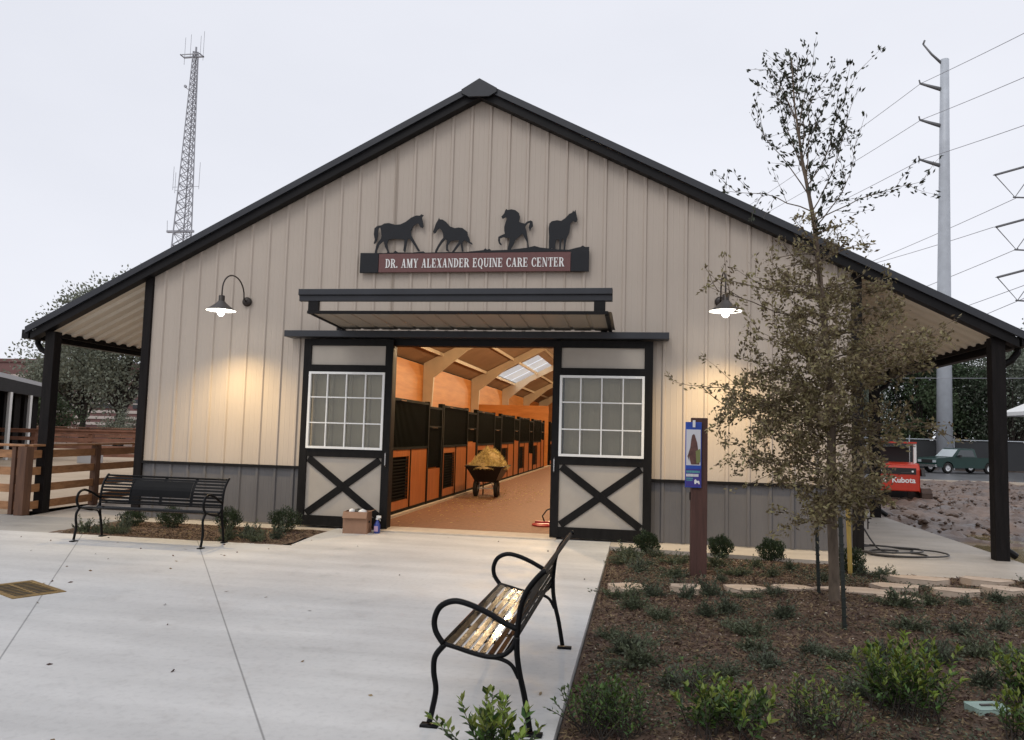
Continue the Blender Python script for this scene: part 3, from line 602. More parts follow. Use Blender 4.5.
mb=MB(); mb.prism([(-1.893,4.338)]+[(x,max(z,4.345)) for x,z in G]+[(1.755,4.338)],'y',-.092,-.07); mb.build('ground_strip',SIGNBLK,sg)
for k,h in enumerate((H1,H2,H3,H4)):
    mb=MB(); mb.prism(h,'y',-.078,-.066); tag(mb.build('horse_silhouette',SIGNBLK,sg),label=('black walking horse cut-out facing right, leftmost','black foal-like horse cut-out trotting left','black prancing horse cut-out with raised foreleg','black standing horse cut-out seen from behind, rightmost')[k])
mb=MB()
for x in(-1.5,-.5,.5,1.4): mb.box(x,x+.04,-.05,.0,4.1,4.3)
mb.build('standoff',SIGNBLK,sg)
def serif_text(txt,x0,x1,zb,h,y):
    mb=MB(); T=.20; t=.075; sh=.06; so=.09; cnt=[0]
    def poly(pts,ox,sc):
        cnt[0]+=1; d=y-.004-.00025*(cnt[0]%7)
        mb.prism([(ox+a*sc,zb+b*sc) for a,b in pts],'y',d,y)
    def rect(a,b,c,d): return [(a,c),(b,c),(b,d),(a,d)]
    def stem(x,w=T,l=True,r=True,top=True,bot=True,z0=0,z1=1):
        o=[rect(x,x+w,z0,z1)]
        if bot: o.append(rect(x-(so if l else 0),x+w+(so if r else 0),z0,z0+sh))
        if top: o.append(rect(x-(so if l else 0),x+w+(so if r else 0),z1-sh,z1))
        return o
    def dia(xa,za,xb,zb_,w): return [[(xa,za),(xa+w,za),(xb+w,zb_),(xb,zb_)]]
    def band(cx,cy,rx,ry,ix,iy,a0,a1,n=16,icx=0):
        o=[]; 
        for k in range(n):
            p=R(a0+(a1-a0)*k/n); q=R(a0+(a1-a0)*(k+1)/n)
            o.append([(cx+rx*math.cos(p),cy+ry*math.sin(p)),(cx+rx*math.cos(q),cy+ry*math.sin(q)),(cx+icx+ix*math.cos(q),cy+iy*math.sin(q)),(cx+icx+ix*math.cos(p),cy+iy*math.sin(p))])
        return o
    def glyph(c):
        if c=='D': return .86,stem(.09,r=False)+band(.34,.5,.47,.5,.26,.5-t,-90,90)+[rect(.25,.36,0,t),rect(.25,.36,1-t,1)]
        if c=='R': return .88,stem(.09)+band(.38,.74,.36,.26,.17,.26-t,-90,90)+[rect(.25,.4,1-t,1),rect(.25,.4,.48,.48+t)]+dia(.64,0,.36,.5,.22)+[rect(.58,.92,0,sh)]
        if c=='A': return .90,dia(.10,0,.39,1,t)+dia(.56,0,.34,1,.21)+[rect(.22,.62,.28,.28+t),rect(.0,.27,0,sh),rect(.5,.87,0,sh)]
        if c=='M': return 1.08,stem(.09,t,r=True,top=False)+stem(.76)+dia(.44,0,.09,1,.2)+dia(.44,0,.76,1,.09)+[rect(.0,.25,1-sh,1)]
        if c=='Y': return .84,stem(.32,T,top=False,z1=.5)+dia(.32,.45,.07,1,.21)+dia(.42,.45,.66,1,t)+[rect(0,.37,1-sh,1),rect(.58,.84,1-sh,1)]
        if c=='L': return .76,stem(.09)+[rect(.29,.7,0,t)]+dia(.63,0,.66,.33,.06)
        if c=='E': return .80,stem(.09)+[rect(.29,.72,0,t),rect(.29,.70,1-t,1),rect(.29,.54,.47,.47+t),rect(.5,.56,.36,.66),rect(.66,.72,0,.28),rect(.64,.70,.74,1)]
        if c=='X': return .88,dia(.55,0,.12,1,.22)+dia(.13,0,.64,1,t)+[rect(.0,.28,0,sh),rect(.48,.86,0,sh),rect(.04,.40,1-sh,1),rect(.56,.84,1-sh,1)]
        if c=='N': return .92,stem(.12,t,top=False)+stem(.72,t,bot=False)+dia(.62,0,.10,1,.2)+[rect(.02,.3,1-sh,1)]
        if c=='Q': return .90,band(.44,.5,.42,.51,.22,.51-t,0,360,28)+dia(.62,-.20,.38,.1,.2)
        if c=='C': return .84,band(.46,.5,.42,.51,.22,.51-t,42,318,24)+[rect(.72,.78,.66,.98),rect(.71,.77,.06,.3)]
        if c=='U': return .90,stem(.12,bot=False,z0=.33)+stem(.70,t,bot=False,z0=.33)+band(.4475,.35,.3275,.36,.15,.36-t,180,360)
        if c=='I': return .42,stem(.11)
        if c=='T': return .84,stem(.32,top=False)+[rect(.05,.79,1-t,1),rect(.05,.11,.66,1),rect(.73,.79,.66,1)]
        if c=='.': return .32,[rect(.06,.24,0,.18)]
        return .45,[]
    w=sum(glyph(c)[0]+.07 for c in txt); sx=(x1-x0)/w
    # horizontal scale differs from the height: build in unit space then scale
    ox=0; vs0=len(mb.v)
    for c in txt:
        a,ps=glyph(c)
        for p in ps:
            cnt[0]+=1; d=y-.006-.0004*(cnt[0]%7)
            mb.prism([(x0+(ox+u)*sx,zb+v*h) for u,v in p],'y',d,y)
        ox+=a+.07
    return mb
serif_text('DR. AMY ALEXANDER EQUINE CARE CENTER',-1.47,1.385,4.105,.142,-.0885).build('lettering',LETTER,sg)

# ------------------------------------------------------------------ benches
def smoothpath(pts,n=5):
    P=[Vector(p) for p in pts]; out=[]
    for i in range(len(P)-1):
        p0=P[max(i-1,0)];p1=P[i];p2=P[i+1];p3=P[min(i+2,len(P)-1)]
        for k in range(n):
            t=k/n; out.append(.5*((2*p1)+(-p0+p2)*t+(2*p0-5*p1+4*p2-p3)*t*t+(-p0+3*p1-3*p2+p3)*t**3))
    out.append(P[-1]); return out
def bench(loc,rz,L,label):
    t=empty('park_bench',loc,rz); tag(t,label,'bench','black steel park benches on the plaza')
    # local: x along the bench, -y front; u measured back from the seat's front edge, centred on .27
    def Pt(x,u,z): return (x,u-.22,z)
    for s in(-1,1):
        x=s*L/2
        def tb(name,pts,r,mbe=None):
            mb=MB(); mb.tube(smoothpath([Pt(x,u,z) for u,z in pts]),r,8); return mb
        fl=tb('leg',[(.0,.425),(-.05,.36),(-.055,.28),(-.04,.19),(-.055,.09),(-.07,.02)],.0155)
        fl.box(x-.028,x+.028,-.22-.115,-.22-.02,0,.012); fl.build('leg',BENCHM,t,True)
        rl=tb('leg',[(.385,.49),(.388,.40),(.405,.30),(.435,.18),(.465,.02)],.0155)
        rl.box(x-.028,x+.028,-.22+.43,-.22+.53,0,.012); rl.build('leg',BENCHM,t,True)
        tb('armrest',[(-.01,.43),(-.052,.49),(-.060,.555),(-.03,.62),(.04,.652),(.12,.642),(.22,.605),(.32,.555),(.385,.53)],.016).build('armrest',BENCHM,t,True)
        sf=tb('side',[(.0,.428),(.07,.412),(.15,.392),(.24,.378),(.31,.39),(.36,.43),(.385,.49)],.013)
        sf.tube(smoothpath([Pt(x,u,z) for u,z in [(.24,.376),(.30,.372),(.36,.345),(.40,.28)]]),.011,8)
        sf.build('seat_side_rail',BENCHM,t,True)
        tb('back',[(.385,.49),(.392,.58),(.405,.66),(.44,.74),(.505,.82),(.53,.835)],.015).build('back_upright',BENCHM,t,True)
    # slats: profile of the seat and back
    prof=[(.0,.438),(.045,.424),(.09,.413),(.135,.404),(.18,.396),(.225,.391),(.27,.392),(.312,.402),(.345,.427)]
    mb=MB(); hl=L/2-.012
    for (u,z),(u2,z2) in zip(prof,prof[1:]):
        ua,za=u+(u2-u)*.12,z+(z2-z)*.12; ub,zb=u+(u2-u)*.84,z+(z2-z)*.84
        mb.add([Pt(-hl,ua,za),Pt(hl,ua,za),Pt(hl,ub,zb),Pt(-hl,ub,zb),Pt(-hl,ua,za-.005),Pt(hl,ua,za-.005),Pt(hl,ub,zb-.005),Pt(-hl,ub,zb-.005)],
               [(0,1,2,3),(7,6,5,4),(0,4,5,1),(1,5,6,2),(2,6,7,3),(3,7,4,0)])
    for x in(-L/4,0,L/4):
        mb.add([v for (u,z) in prof for v in (Pt(x-.035,u,z-.0055),Pt(x+.035,u,z-.0055))],[(2*i,2*i+1,2*i+3,2*i+2) for i in range(len(prof)-1)])
    mb.tube([Pt(-hl,-.004,.433),Pt(hl,-.004,.433)],.012,8)
    mb.build('seat',BENCHS,t)
    bp=[(.372,.475),(.378,.52),(.382,.565),(.388,.61),(.397,.655),(.414,.695),(.437,.735),(.468,.775),(.50,.812)]
    mb=MB()
    for i,((u,z),(u2,z2)) in enumerate(zip(bp,bp[1:])):
        ua,za=u+(u2-u)*.10,z+(z2-z)*.10; ub,zb=u+(u2-u)*.74,z+(z2-z)*.74
        for a,b in((-hl,-L/4-.0),(L/4,hl)) if 2<=i<7 else ((-hl,hl),):
            mb.add([Pt(a,ua,za),Pt(b,ua,za),Pt(b,ub,zb),Pt(a,ub,zb),Pt(a,ua+.005,za-.002),Pt(b,ua+.005,za-.002),Pt(b,ub+.005,zb-.002),Pt(a,ub+.005,zb-.002)],
               [(0,1,2,3),(7,6,5,4),(0,4,5,1),(1,5,6,2),(2,6,7,3),(3,7,4,0)])
    for x in(-L/4,L/4,0):
        w=.022
        mb.add([v for (u,z) in bp for v in (Pt(x-w,u+.006,z),Pt(x+w,u+.006,z))],[(2*i,2*i+1,2*i+3,2*i+2) for i in range(len(bp)-1)])
    mb.tube([Pt(-hl-.0,.51,.822),Pt(hl,.51,.822)],.0135,8); mb.tube([Pt(-hl,.370,.466),Pt(hl,.370,.466)],.010,8)
    mb.build('backrest',BENCHM,t)
    mb=MB(); q=bp[2:8]
    vs=[v for (u,z) in q for v in (Pt(-L/4+.024,u-.001,z),Pt(L/4-.024,u-.001,z))]; vs+= [(a,b+.006,c) for a,b,c in vs]; n=len(q)
    mb.add(vs,[(2*i,2*i+1,2*i+3,2*i+2) for i in range(n-1)]+[(2*n+2*i,2*n+2*i+2,2*n+2*i+3,2*n+2*i+1) for i in range(n-1)])
    mb.build('back_plaque',BENCHM,t)
    return t
bench((-3.72,-2.38,0),0,1.78,'black steel bench standing side-on before the grey wainscot, its seat facing the camera')
bench((1.79,-6.82,0),-math.pi/2,1.68,'black steel bench nearest the camera, beside the mulch bed edge, its back to the bed')

# ------------------------------------------------------------------ things at the door
t=empty('wheelbarrow',(-1.06,6.75,.012)); tag(t,'black two-wheeled barrow standing in the lit aisle, heaped with hay','wheelbarrow')
def frust(mb,a,b,z0,c,d,z1,y0=(0,0),th=.0):
    (ax0,ax1,ay0,ay1)=a; (bx0,bx1,by0,by1)=b
    mb.add([(ax0,ay0,z0),(ax1,ay0,z0),(ax1,ay1,z0),(ax0,ay1,z0),(bx0,by0,z1),(bx1,by0,z1),(bx1,by1,z1),(bx0,by1,z1)],[(0,3,2,1),(0,1,5,4),(1,2,6,5),(2,3,7,6),(3,0,4,7)])
mb=MB(); frust(mb,(-.24,.24,-.28,.42),(-.44,.44,-.5,.62),.36,0,0,.73)
mb.tube([(-.45,-.51,.73),(.45,-.51,.73),(.45,.63,.73),(-.45,.63,.73),(-.45,-.51,.73)],.016,6); mb.build('tub',TUB,t)
for s in(-1,1):
    mb=MB(); mb.lathe([(.08,-.045),(.175,-.045),(.2,-.03),(.2,.03),(.175,.045),(.08,.045)],(s*.25,-.12,.2),20,'x'); w=mb.build('wheel',TYRE,t,True)
    mb=MB(); mb.lathe([(.001,-.03),(.11,-.03),(.12,-.02),(.12,.02),(.11,.03),(.001,.03)],(s*.25,-.12,.2),14,'x'); mb.build('hub',GALV,w)
    mb=MB(); mb.tube([(s*.2,.5,.0),(s*.2,.48,.3),(s*.2,.3,.36)],.016,6); mb.build('leg',TUB,t)
    mb=MB(); mb.tube([(s*.22,-.3,.34),(s*.25,.4,.38),(s*.3,.75,.62),(s*.3,1.0,.68)],.016,6); mb.build('handle',TUB,t)
mb=MB(); mb.tube([(-.29,-.12,.2),(.29,-.12,.2)],.014,6); mb.tube([(-.18,-.12,.2),(-.14,-.2,.36)],.014,6); mb.tube([(.18,-.12,.2),(.14,-.2,.36)],.014,6); mb.build('axle',GALV,t)
# hay heap
rng=np.random.default_rng(4)
n=5200; a=rng.random(n)*2*np.pi; r=np.sqrt(rng.random(n)); hx=r*.47*np.cos(a); hy=r*.6*np.sin(a)
hz=.70+.46*(1-r**1.7)*(1+.12*np.sin(3*a+1))*rng.uniform(.72,1,n)
P=np.stack([hx-1.06,hy+6.8,hz+.0],1)
V,F=leaf_arrays(P,rng.uniform(.08,.2,n),.012,rng,0.0)
bm=MB(); ring=[]
prof=[(0.47,.70),(.40,.80),(.28,.96),(.14,1.07),(.001,1.10)]
vs=[]; 
for rr,z in prof:
    for j in range(24):
        q=2*math.pi*j/24; w=1+.08*math.sin(3*q+z*9)
        vs.append((-1.06+rr*w*math.cos(q),6.8+rr*1.25*w*math.sin(q),z))
Vb=np.array(vs); Fb=np.array([(i*24+j,i*24+(j+1)%24,(i+1)*24+(j+1)%24,(i+1)*24+j) for i in range(4) for j in range(24)])
tag(rawmesh('hay_pile',np.concatenate([V,Vb]),np.concatenate([F,Fb+len(V)]),HAYM),'heap of yellow-brown hay piled on the black barrow','hay')

t=empty('cardboard_box',(-1.60,-.50,0)); t.rotation_euler=(0,0,R(6)); tag(t,'open brown cardboard box of white supplies standing at the left door','box')
mb=MB(); w,d,h=.18,.15,.32
for a in((-w,w,-d,-d+.006),(-w,w,d-.006,d),(-w,-w+.006,-d+.006,d-.006),(w-.006,w,-d+.006,d-.006)): mb.box(a[0],a[1],a[2],a[3],0,h)
mb.box(-w+.006,w-.006,-d+.006,d-.006,.0,.008); mb.build('carton',CARD,t)
mb=MB(); mb.add([(-w,-d,h),(w,-d,h),(w+.0,-d-.05,h-.09),(-w,-d-.05,h-.09)],[(0,1,2,3)]); mb.add([(w,-d,h),(w,d,h),(w+.07,d,h+.02),(w+.07,-d,h+.02)],[(0,1,2,3)]); mb.build('flap',CARD,t)
mb=MB(); mb.box(w+.0005,w+.002,-.045,.045,.15,.18); mb.build('hand_hole_shade',DARKV,t)  # dark plate painting the shade of the hand hole
def lump(c,rx,ry,rz,seed):
    r_=random.Random(seed); mb=MB(); mb.lathe([(.001,-1),(.6,-.8),(1,-.1),(.8,.6),(.001,1)],(0,0,0),9)
    mb.v=[(c[0]+x*rx*r_.uniform(.8,1.15),c[1]+y*ry*r_.uniform(.8,1.15),c[2]+z*rz) for x,y,z in mb.v]; return mb
for k,(x,y,mm,nm,lb) in enumerate(((-.09,.0,WHITEP,'cloth_bundle','white cloth bundle poking out of the cardboard box on its left'),(.08,-.01,WHITEP,'cloth_bundle','larger white cloth bundle poking out of the cardboard box on its right'),(.0,.03,TUB,'black_pouch','black pouch lying between the white bundles in the cardboard box'))):
    o=lump((-1.6+x,-.5+y,.305),.055+.015*k,.06,.05,k).build(nm,mm,None,True); tag(o,lb,'cloth' if k<2 else 'pouch')
t=empty('spray_bottle',(-1.30,-.47,0)); tag(t,'blue spray bottle with white trigger beside the cardboard box','spray bottle')
mb=MB(); mb.lathe([(.001,0),(.045,.0),(.048,.02),(.047,.12),(.03,.16),(.016,.18),(.016,.2),(.001,.2)],(0,0,0),16); mb.build('bottle',BLUEP,t,True)
mb=MB(); mb.box(-.018,.018,-.02,.02,.2,.225); mb.box(-.014,.055,-.012,.012,.225,.26); mb.bar((.035,0,.225),(.045,0,.18),.01,.008); mb.build('trigger_head',WHITEP,t,bevel=.003)
mb=MB(); mb.add([(-.03,-.0485,.03),(.03,-.0485,.03),(.03,-.0485,.11),(-.03,-.0485,.11)],[(0,1,2,3)]); mb.build('paper_label',mat('pinkish_label',(.45,.3,.42),.5),t)
t=empty('red_tray',(.98,1.35,.014)); tag(t,'small red tray with a black loop just inside the right door','tray')
mb=MB(); mb.lathe([(.001,.0),(.19,.0),(.2,.02),(.15,.045),(.12,.03),(.001,.03)],(0,0,0),20); mb.box(-.14,.14,-.03,.03,.045,.075); mb.build('tray',REDP,t,bevel=.003)
mb=MB(); mb.tube([(.02,0,.06),(-.02,0,.16),(.05,0,.26),(.14,0,.3),(.2,0,.2),(.18,0,.03)],.012,6); mb.build('loop',TUB,t,True)
# drain grate in the plaza
t=empty('drain_grate',(-2.98,-5.34,0),R(-28)); tag(t,'rusty cast iron drain grate set in the concrete plaza','drain grate')
mb=MB()
W2,D2=.37,.22
mb.box(-W2,W2,-D2,-D2+.05,-.02,.006); mb.box(-W2,W2,D2-.05,D2,-.02,.006); mb.box(-W2,-W2+.06,-D2+.05,D2-.05,-.02,.006); mb.box(W2-.06,W2,-D2+.05,D2-.05,-.02,.006)
mb.build('grate_frame',IRON,t)
mb=MB()
for k in range(9): 
    x=-W2+.06+(k+.5)*.62/9; mb.box(x-.008,x+.008,-D2+.05,D2-.05,-.015,.005)
mb.box(-W2+.06,W2-.06,-.012,.012,-.015,.0045); mb.build('grate_bars',IRON,t)
mb=MB(); mb.add([(-W2+.06,-D2+.05,.002),(W2-.06,-D2+.05,.002),(W2-.06,D2-.05,.002),(-W2+.06,D2-.05,.002)],[(0,1,2,3)]); mb.build('drain_pit_shade',DARKV,t)  # flat black sheet painting the shade between the bars

# hose coil on the porch slab
rr=random.Random(3); pts=[(5.75,.9,.5),(5.80,.75,.42),(5.95,.35,.05),(6.1,.1,.013)]
for k in range(64):
    a=k/64*2*math.pi*3.1; rad=(.30,.46,.40,.22)[min(3,k//20)]+.03*math.sin(k*.9)
    pts.append(((6.1,6.2,5.98,5.9)[min(3,k//20)]+rad*1.25*math.cos(a+1.2),.02+.1*(k//20)+rad*math.sin(a+1.2)*1.1,.013+.02*(k//22)))
mb=MB(); mb.tube(smoothpath(pts,3),.0115,6); tag(mb.build('garden_hose',HOSE,None,True),'dark rubber hose coiled loosely on the porch slab','hose')
t=empty('yard_hydrant',(6.63,3.3,0)); tag(t,'small dark standpipe tap at the edge of the porch slab','standpipe')
mb=MB(); mb.tube([(0,0,0),(0,0,.16)],.012,6); mb.build('riser',BRONZE,t); mb=MB(); mb.tube([(-.06,0,.19),(.06,0,.19)],.014,6); mb.tube([(0,-.01,.14),(0,-.07,.12)],.012,6); mb.tube([(0,0,.155),(0,0,.2)],.015,6); mb.build('tap_handle',BRONZE,t)

# flagstones
rr=random.Random(12)
fl=[(2.5,-3.74,.21,.15),(3.06,-3.66,.19,.12),(3.62,-3.62,.19,.13),(4.08,-3.48,.19,.13),(4.72,-3.42,.33,.16),(5.2,-2.98,.25,.13),(5.05,-3.66,.19,.11),(5.66,-2.25,.33,.15),(5.80,-2.92,.24,.13),(6.40,-2.2,.25,.12),(6.32,-2.72,.2,.13),(6.75,-2.75,.15,.11),(7.0,-2.28,.2,.12)]
for k,(x,y,a,b) in enumerate(fl):
    n=rr.choice((5,6,7)); ph=rr.random()*6; poly=[]
    for j in range(n):
        q=ph+2*math.pi*j/n+rr.uniform(-.2,.2); poly.append((a*math.cos(q)*rr.uniform(.95,1.3),b*math.sin(q)*rr.uniform(.95,1.35)))
    mb=MB(); mb.prism(poly,'z',-.03,.03); o=mb.build('flagstone',FLAG,None,bevel=.008); o.location=(x,y,.022+float(bedh(np.array([x]),np.array([y]))[0])*.5+.01); o.rotation_euler=(rr.uniform(-.02,.02),rr.uniform(-.02,.02),rr.uniform(-.15,.15))
    ords=['leftmost','second from the left','third from the left','fourth from the left','fifth from the left','sixth from the left','seventh from the left','eighth from the left','ninth from the left','tenth from the left','eleventh from the left','twelfth from the left','rightmost']
    rank=sorted(fl,key=lambda q:q[0]).index(fl[k])
    tag(o,'tan irregular flagstone lying in the mulch, %s of the stepping stones'%ords[rank],'flagstone','tan stepping stones across the mulch bed')

# sign post
t=empty('sign_post',(3.24,-2.55,-.02)); tag(t,'square red-brown timber post with a blue hanging sign at the bed','sign post')
mb=MB(); mb.box(-.095,.085,-.09,.09,0,1.80); mb.build('timber_post',POSTB,t,bevel=.006)
sp=MB(); sp.box(-.165,.015,-.118,-.10,1.01,1.75); f=sp.build('sign_panel',SIGNB,t,bevel=.003)
def card(x0,x1,z0,z1,k,m,nm):
    mb=MB(); y=-.1185-.0008*k; mb.add([(x0,y,z0),(x1,y,z0),(x1,y,z1),(x0,y,z1)],[(0,1,2,3)]); return mb.build(nm,m,f)
card(-.155,.005,1.26,1.665,1,mat('pale_photo_ground',(.62,.62,.66),.5),'photo_print')
card(-.16,.01,1.02,1.22,1,SIGNV,'text_field')
mb=MB(); y=-.1205
mb.prism([(-.09,1.60),(-.07,1.615),(-.06,1.60),(-.035,1.52),(-.02,1.42),(.0,1.33),(-.01,1.27),(-.10,1.27),(-.125,1.37),(-.12,1.31),(-.14,1.36),(-.11,1.46),(-.10,1.55)],'y',y-.001,y); mb.build('horse_picture',HORSEB,f)
mb=MB(); mb.prism([(-.05,1.42),(.0,1.45),(.003,1.30),(-.04,1.28)],'y',y-.003,y-.002); mb.build('foliage_picture',GRASSP,f)
mb=MB(); rr=random.Random(9)
def marks(mb,x0,x1,z0,z1,yy=-.1206):
    x=x0
    while x<x1-.006:
        w=rr.uniform(.007,.013); mb.add([(x,yy,z0),(x+w,yy,z0),(x+w,yy,z1),(x,yy,z1)],[(0,1,2,3)]); x+=w+.003
marks(mb,-.15,-.005,1.175,1.2); marks(mb,-.15,-.07,1.105,1.12); marks(mb,-.15,-.085,1.085,1.098); mb.build('teal_lettering',TEAL,f)
mb=MB(); marks(mb,-.152,-.012,1.132,1.163); mb.prism([(-.06,1.05),(-.045,1.05),(-.04,1.065),(-.02,1.062),(-.012,1.048),(-.002,1.05),(-.006,1.08),(-.016,1.09),(-.03,1.085),(-.05,1.105),(-.064,1.09)],'y',-.1207,-.1206); mb.build('white_lettering',LETTER,f)
mb=MB(); mb.box(-.085,-.055,-.124,-.119,1.69,1.77); mb.build('hanging_clip',WHITEP,f,bevel=.002)
mb=MB(); mb.box(-.11,-.095,-.03,.03,.86,.95); mb.build('socket_box',BRONZE,t,bevel=.004)

# ------------------------------------------------------------------ tree planted in the bed
def young_tree():
    rng=np.random.default_rng(21)
    bx,by=4.31,-4.25
    t=empty('young_oak_tree',(bx,by,0)); tag(t,'slim young oak in the mulch bed, leafy brown-olive below and sparse on top','tree')
    mb=MB()
    tr=[(0,0,-.05),(.0,0,.02),(.0,.0,.4),(-.02,0,1.0),(-.01,.02,1.7),(-.05,.0,2.4),(-.1,.02,3.0),(-.16,.0,3.6),(-.26,.02,4.2),(-.33,.02,4.75),(-.36,0,5.2)]
    rad=[.062,.05,.046,.042,.038,.032,.026,.020,.014,.008,.004]
    mb.tube(tr,rad,9)
    def trunk_at(z):
        for a,b in zip(tr,tr[1:]):
            if a[2]<=z<=b[2]:
                k=(z-a[2])/(b[2]-a[2]); return np.array(a)+(np.array(b)-np.array(a))*k
        return np.array(tr[-1])
    LP=[];LD=[]; TP=[];TD=[]
    def limb(p0,dirv,L,r0,lp,ld,dens,droop=0.,sub=2,leafstart=.2,spread=.07):
        n=max(3,int(L/.11)); p=np.array(p0,float); d=np.array(dirv,float); d/=np.linalg.norm(d); pts=[p.copy()]
        for i in range(n):
            d=d+rng.normal(size=3)*.11; d[2]+=(-droop if i>n*.4 else .03); d/=np.linalg.norm(d); p=p+d*L/n; pts.append(p.copy())
            f=(i+1)/n
            if f>leafstart:
                k=rng.poisson(dens*L/n)
                if k:
                    q=p+rng.normal(size=(k,3))*spread; lp.append(q); ld.append(np.tile(d,(k,1)))
            if sub and f>.2 and rng.random()<.8:
                sd=d*.6+rng.normal(size=3)*.65; sd[2]+=.12
                limb(p,sd,L*rng.uniform(.28,.5)*(1.2-f*.5),r0*.45,lp,ld,dens,droop,sub-1,.1,spread)
        rr_=[max(.0011,r0*(1-.85*i/len(pts))) for i in range(len(pts))]
        mb.tube([tuple(q) for q in pts],rr_,5 if r0>.003 else 3,False)
    # lower dense crown
    for k in range(132):
        z=.92+2.63*rng.random()**1.22; a=rng.random()*2*np.pi
        env=np.interp(z,[.9,1.3,1.7,2.2,2.8,3.3,3.7],[.60,.92,.92,.80,.64,.46,.32])
        L=env*rng.uniform(.65,1.12)
        if z<1.75 and np.cos(a)>.25: L_f=.62
        else: L_f=1.
        env*=L_f; L=env*rng.uniform(.65,1.12)
        el=rng.uniform(-.08,.5) if z>1.3 else rng.uniform(-.35,.15)
        limb(trunk_at(z),(np.cos(a),np.sin(a),el),L,.0065,LP,LD,(92 if z<2.0 else 74 if z<2.7 else 56),.015,2,.14,.024)
    # long wandering shoots low and left, plus right
    for z,a,el,L in((1.75,np.pi*1.02,.12,1.6),(1.3,np.pi*.97,.2,1.35),(2.6,np.pi*.98,.45,1.15),(2.9,np.pi*1.02,.3,.95),(1.75,0.05,.08,1.0),(1.6,-.2,.05,.85),(2.3,.1,.35,1.0)):
        limb(trunk_at(z),(np.cos(a),np.sin(a)*.6,el),L,.009,LP,LD,60,0,1,.25,.02)
    # sparse top
    for z,a,el,L in((3.55,.15,.75,1.1),(3.7,.1,1.6,.9),(3.85,3.2,1.0,.95),(3.95,.3,1.9,1.15),(4.1,2.9,2.2,1.0),(4.3,.2,2.5,.95),(3.7,3.1,.5,.85),(4.3,3.4,3,.75),(4.5,.1,3.3,.7),(3.9,1.6,1.5,.8),(4.0,4.6,1.5,.8),(4.6,3.0,2.6,.6),(4.2,1.2,2.2,.9),(3.6,-.1,.3,1.0),(4.4,4.3,2.4,.75)):
        limb(trunk_at(z),(np.cos(a),np.sin(a)*.6,el),L,.0065,TP,TD,44,-.02,1,.3,.018)
    limb(trunk_at(4.6),(-.1,0,1),.6,.006,TP,TD,70,0,1,.1,.014)
    for z in np.linspace(3.4,5.0,9): limb(trunk_at(z),(rng.normal(),rng.normal()*.6,1.4),.45,.004,TP,TD,70,0,1,.1,.014)
    mb.build('trunk',BARK,t,True)
    P=np.concatenate(LP); D=np.concatenate(LD); V,F=leaf_arrays(P,rng.uniform(.032,.058,len(P)),rng.uniform(.016,.026,len(P)),rng,.0,D*.7)
    rawmesh('crown',V,F,LEAF_OAK,t)
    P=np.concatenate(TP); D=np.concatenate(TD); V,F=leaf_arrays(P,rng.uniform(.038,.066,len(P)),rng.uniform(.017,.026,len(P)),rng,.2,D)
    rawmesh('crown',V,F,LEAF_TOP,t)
    print('oak leaves',sum(map(len,LP)),sum(map(len,TP)))
young_tree()
for (x,y,h,m,lb) in((4.29,-3.74,1.05,STAKE,'dark steel tree stake behind and left of the young oak trunk'),(4.19,-5.12,.95,STAKE,'dark steel tree stake standing in front of the young oak')):
    mb=MB(); mb.bar((x,y,-.05),(x-.03,y,h),.028,.022,up=(0,1,0)); 
    for k in range(12): mb.box(x-.018-.03*k/12,x+.018-.03*k/12,y-.016,y+.016,.1+k*.07,.112+k*.07)
    tag(mb.build('tree_stake',m),lb,'stake','stakes around the young oak')
mb=MB(); mb.bar((4.98,-2.12,-.05),(4.95,-2.12,1.0),.045,.03,up=(0,1,0)); tag(mb.build('marker_stake',YELT,None,bevel=.003),'yellow wooden stake standing behind the young oak near the porch','stake')
# ------------------------------------------------------------------ shrubs and ground cover
def leafball(rng,rx,ry,rz,n,zc,shell=.55):
    d=rng.normal(size=(n,3)); d/=np.linalg.norm(d,axis=1,keepdims=True)
    r=rng.random(n)**.5; r=shell*.6+(1-shell*.6)*r
    wob=1+.16*np.sin(d[:,0]*5+d[:,2]*4+rng.random()*6)+.10*np.sin(d[:,1]*9+rng.random()*6)
    P=d*(r*wob)[:,None]*np.array([rx,ry,rz]); P[:,2]+=zc
    P=P[P[:,2]>.01]; return P,P/np.array([rx,ry,rz])
def shrub(loc,rx,rz,m,label,group,seed,n=1500,L=.03,Wd=.012,name='round_shrub'):
    rng=np.random.default_rng(seed); t=empty(name,loc); tag(t,label,'shrub',group)
    P,D=leafball(rng,rx,rx,rz,n,rz*1.0+.02); V,F=leaf_arrays(P,rng.uniform(L*.7,L*1.3,len(P)),Wd,rng,.4,D*.8); rawmesh('foliage',V,F,m,t)
    mb=MB()
    for k in range(9):
        a=rng.random()*6.28; mb.tube([(0,0,-.03),(math.cos(a)*rx*.3,math.sin(a)*rx*.3,rz*.6),(math.cos(a)*rx*.7,math.sin(a)*rx*.7,rz*1.3)],[.006,.004,.002],4)
    mb.build('stem',BARKD,t)
G1='round clipped shrubs before the right wainscot'
shrub((2.68,-.86,-.04),.17,.145,LEAF_BOX,'round dark shrub at the left end of the bed, beside the right sliding door',G1,1,2600)
shrub((3.62,-1.07,-.04),.165,.15,LEAF_BOX,'round dark shrub just right of the red-brown sign post',G1,2,2600)
shrub((4.27,-1.10,-.04),.175,.15,LEAF_BOX,'round dark shrub before the wainscot, left of the young oak trunk',G1,3,2600)
shrub((5.02,-1.95,-.04),.17,.17,LEAF_BOX,'round dark shrub at the foot of the yellow stake',G1,4,2600)
G2='small dark shrubs in the bed by the wall'
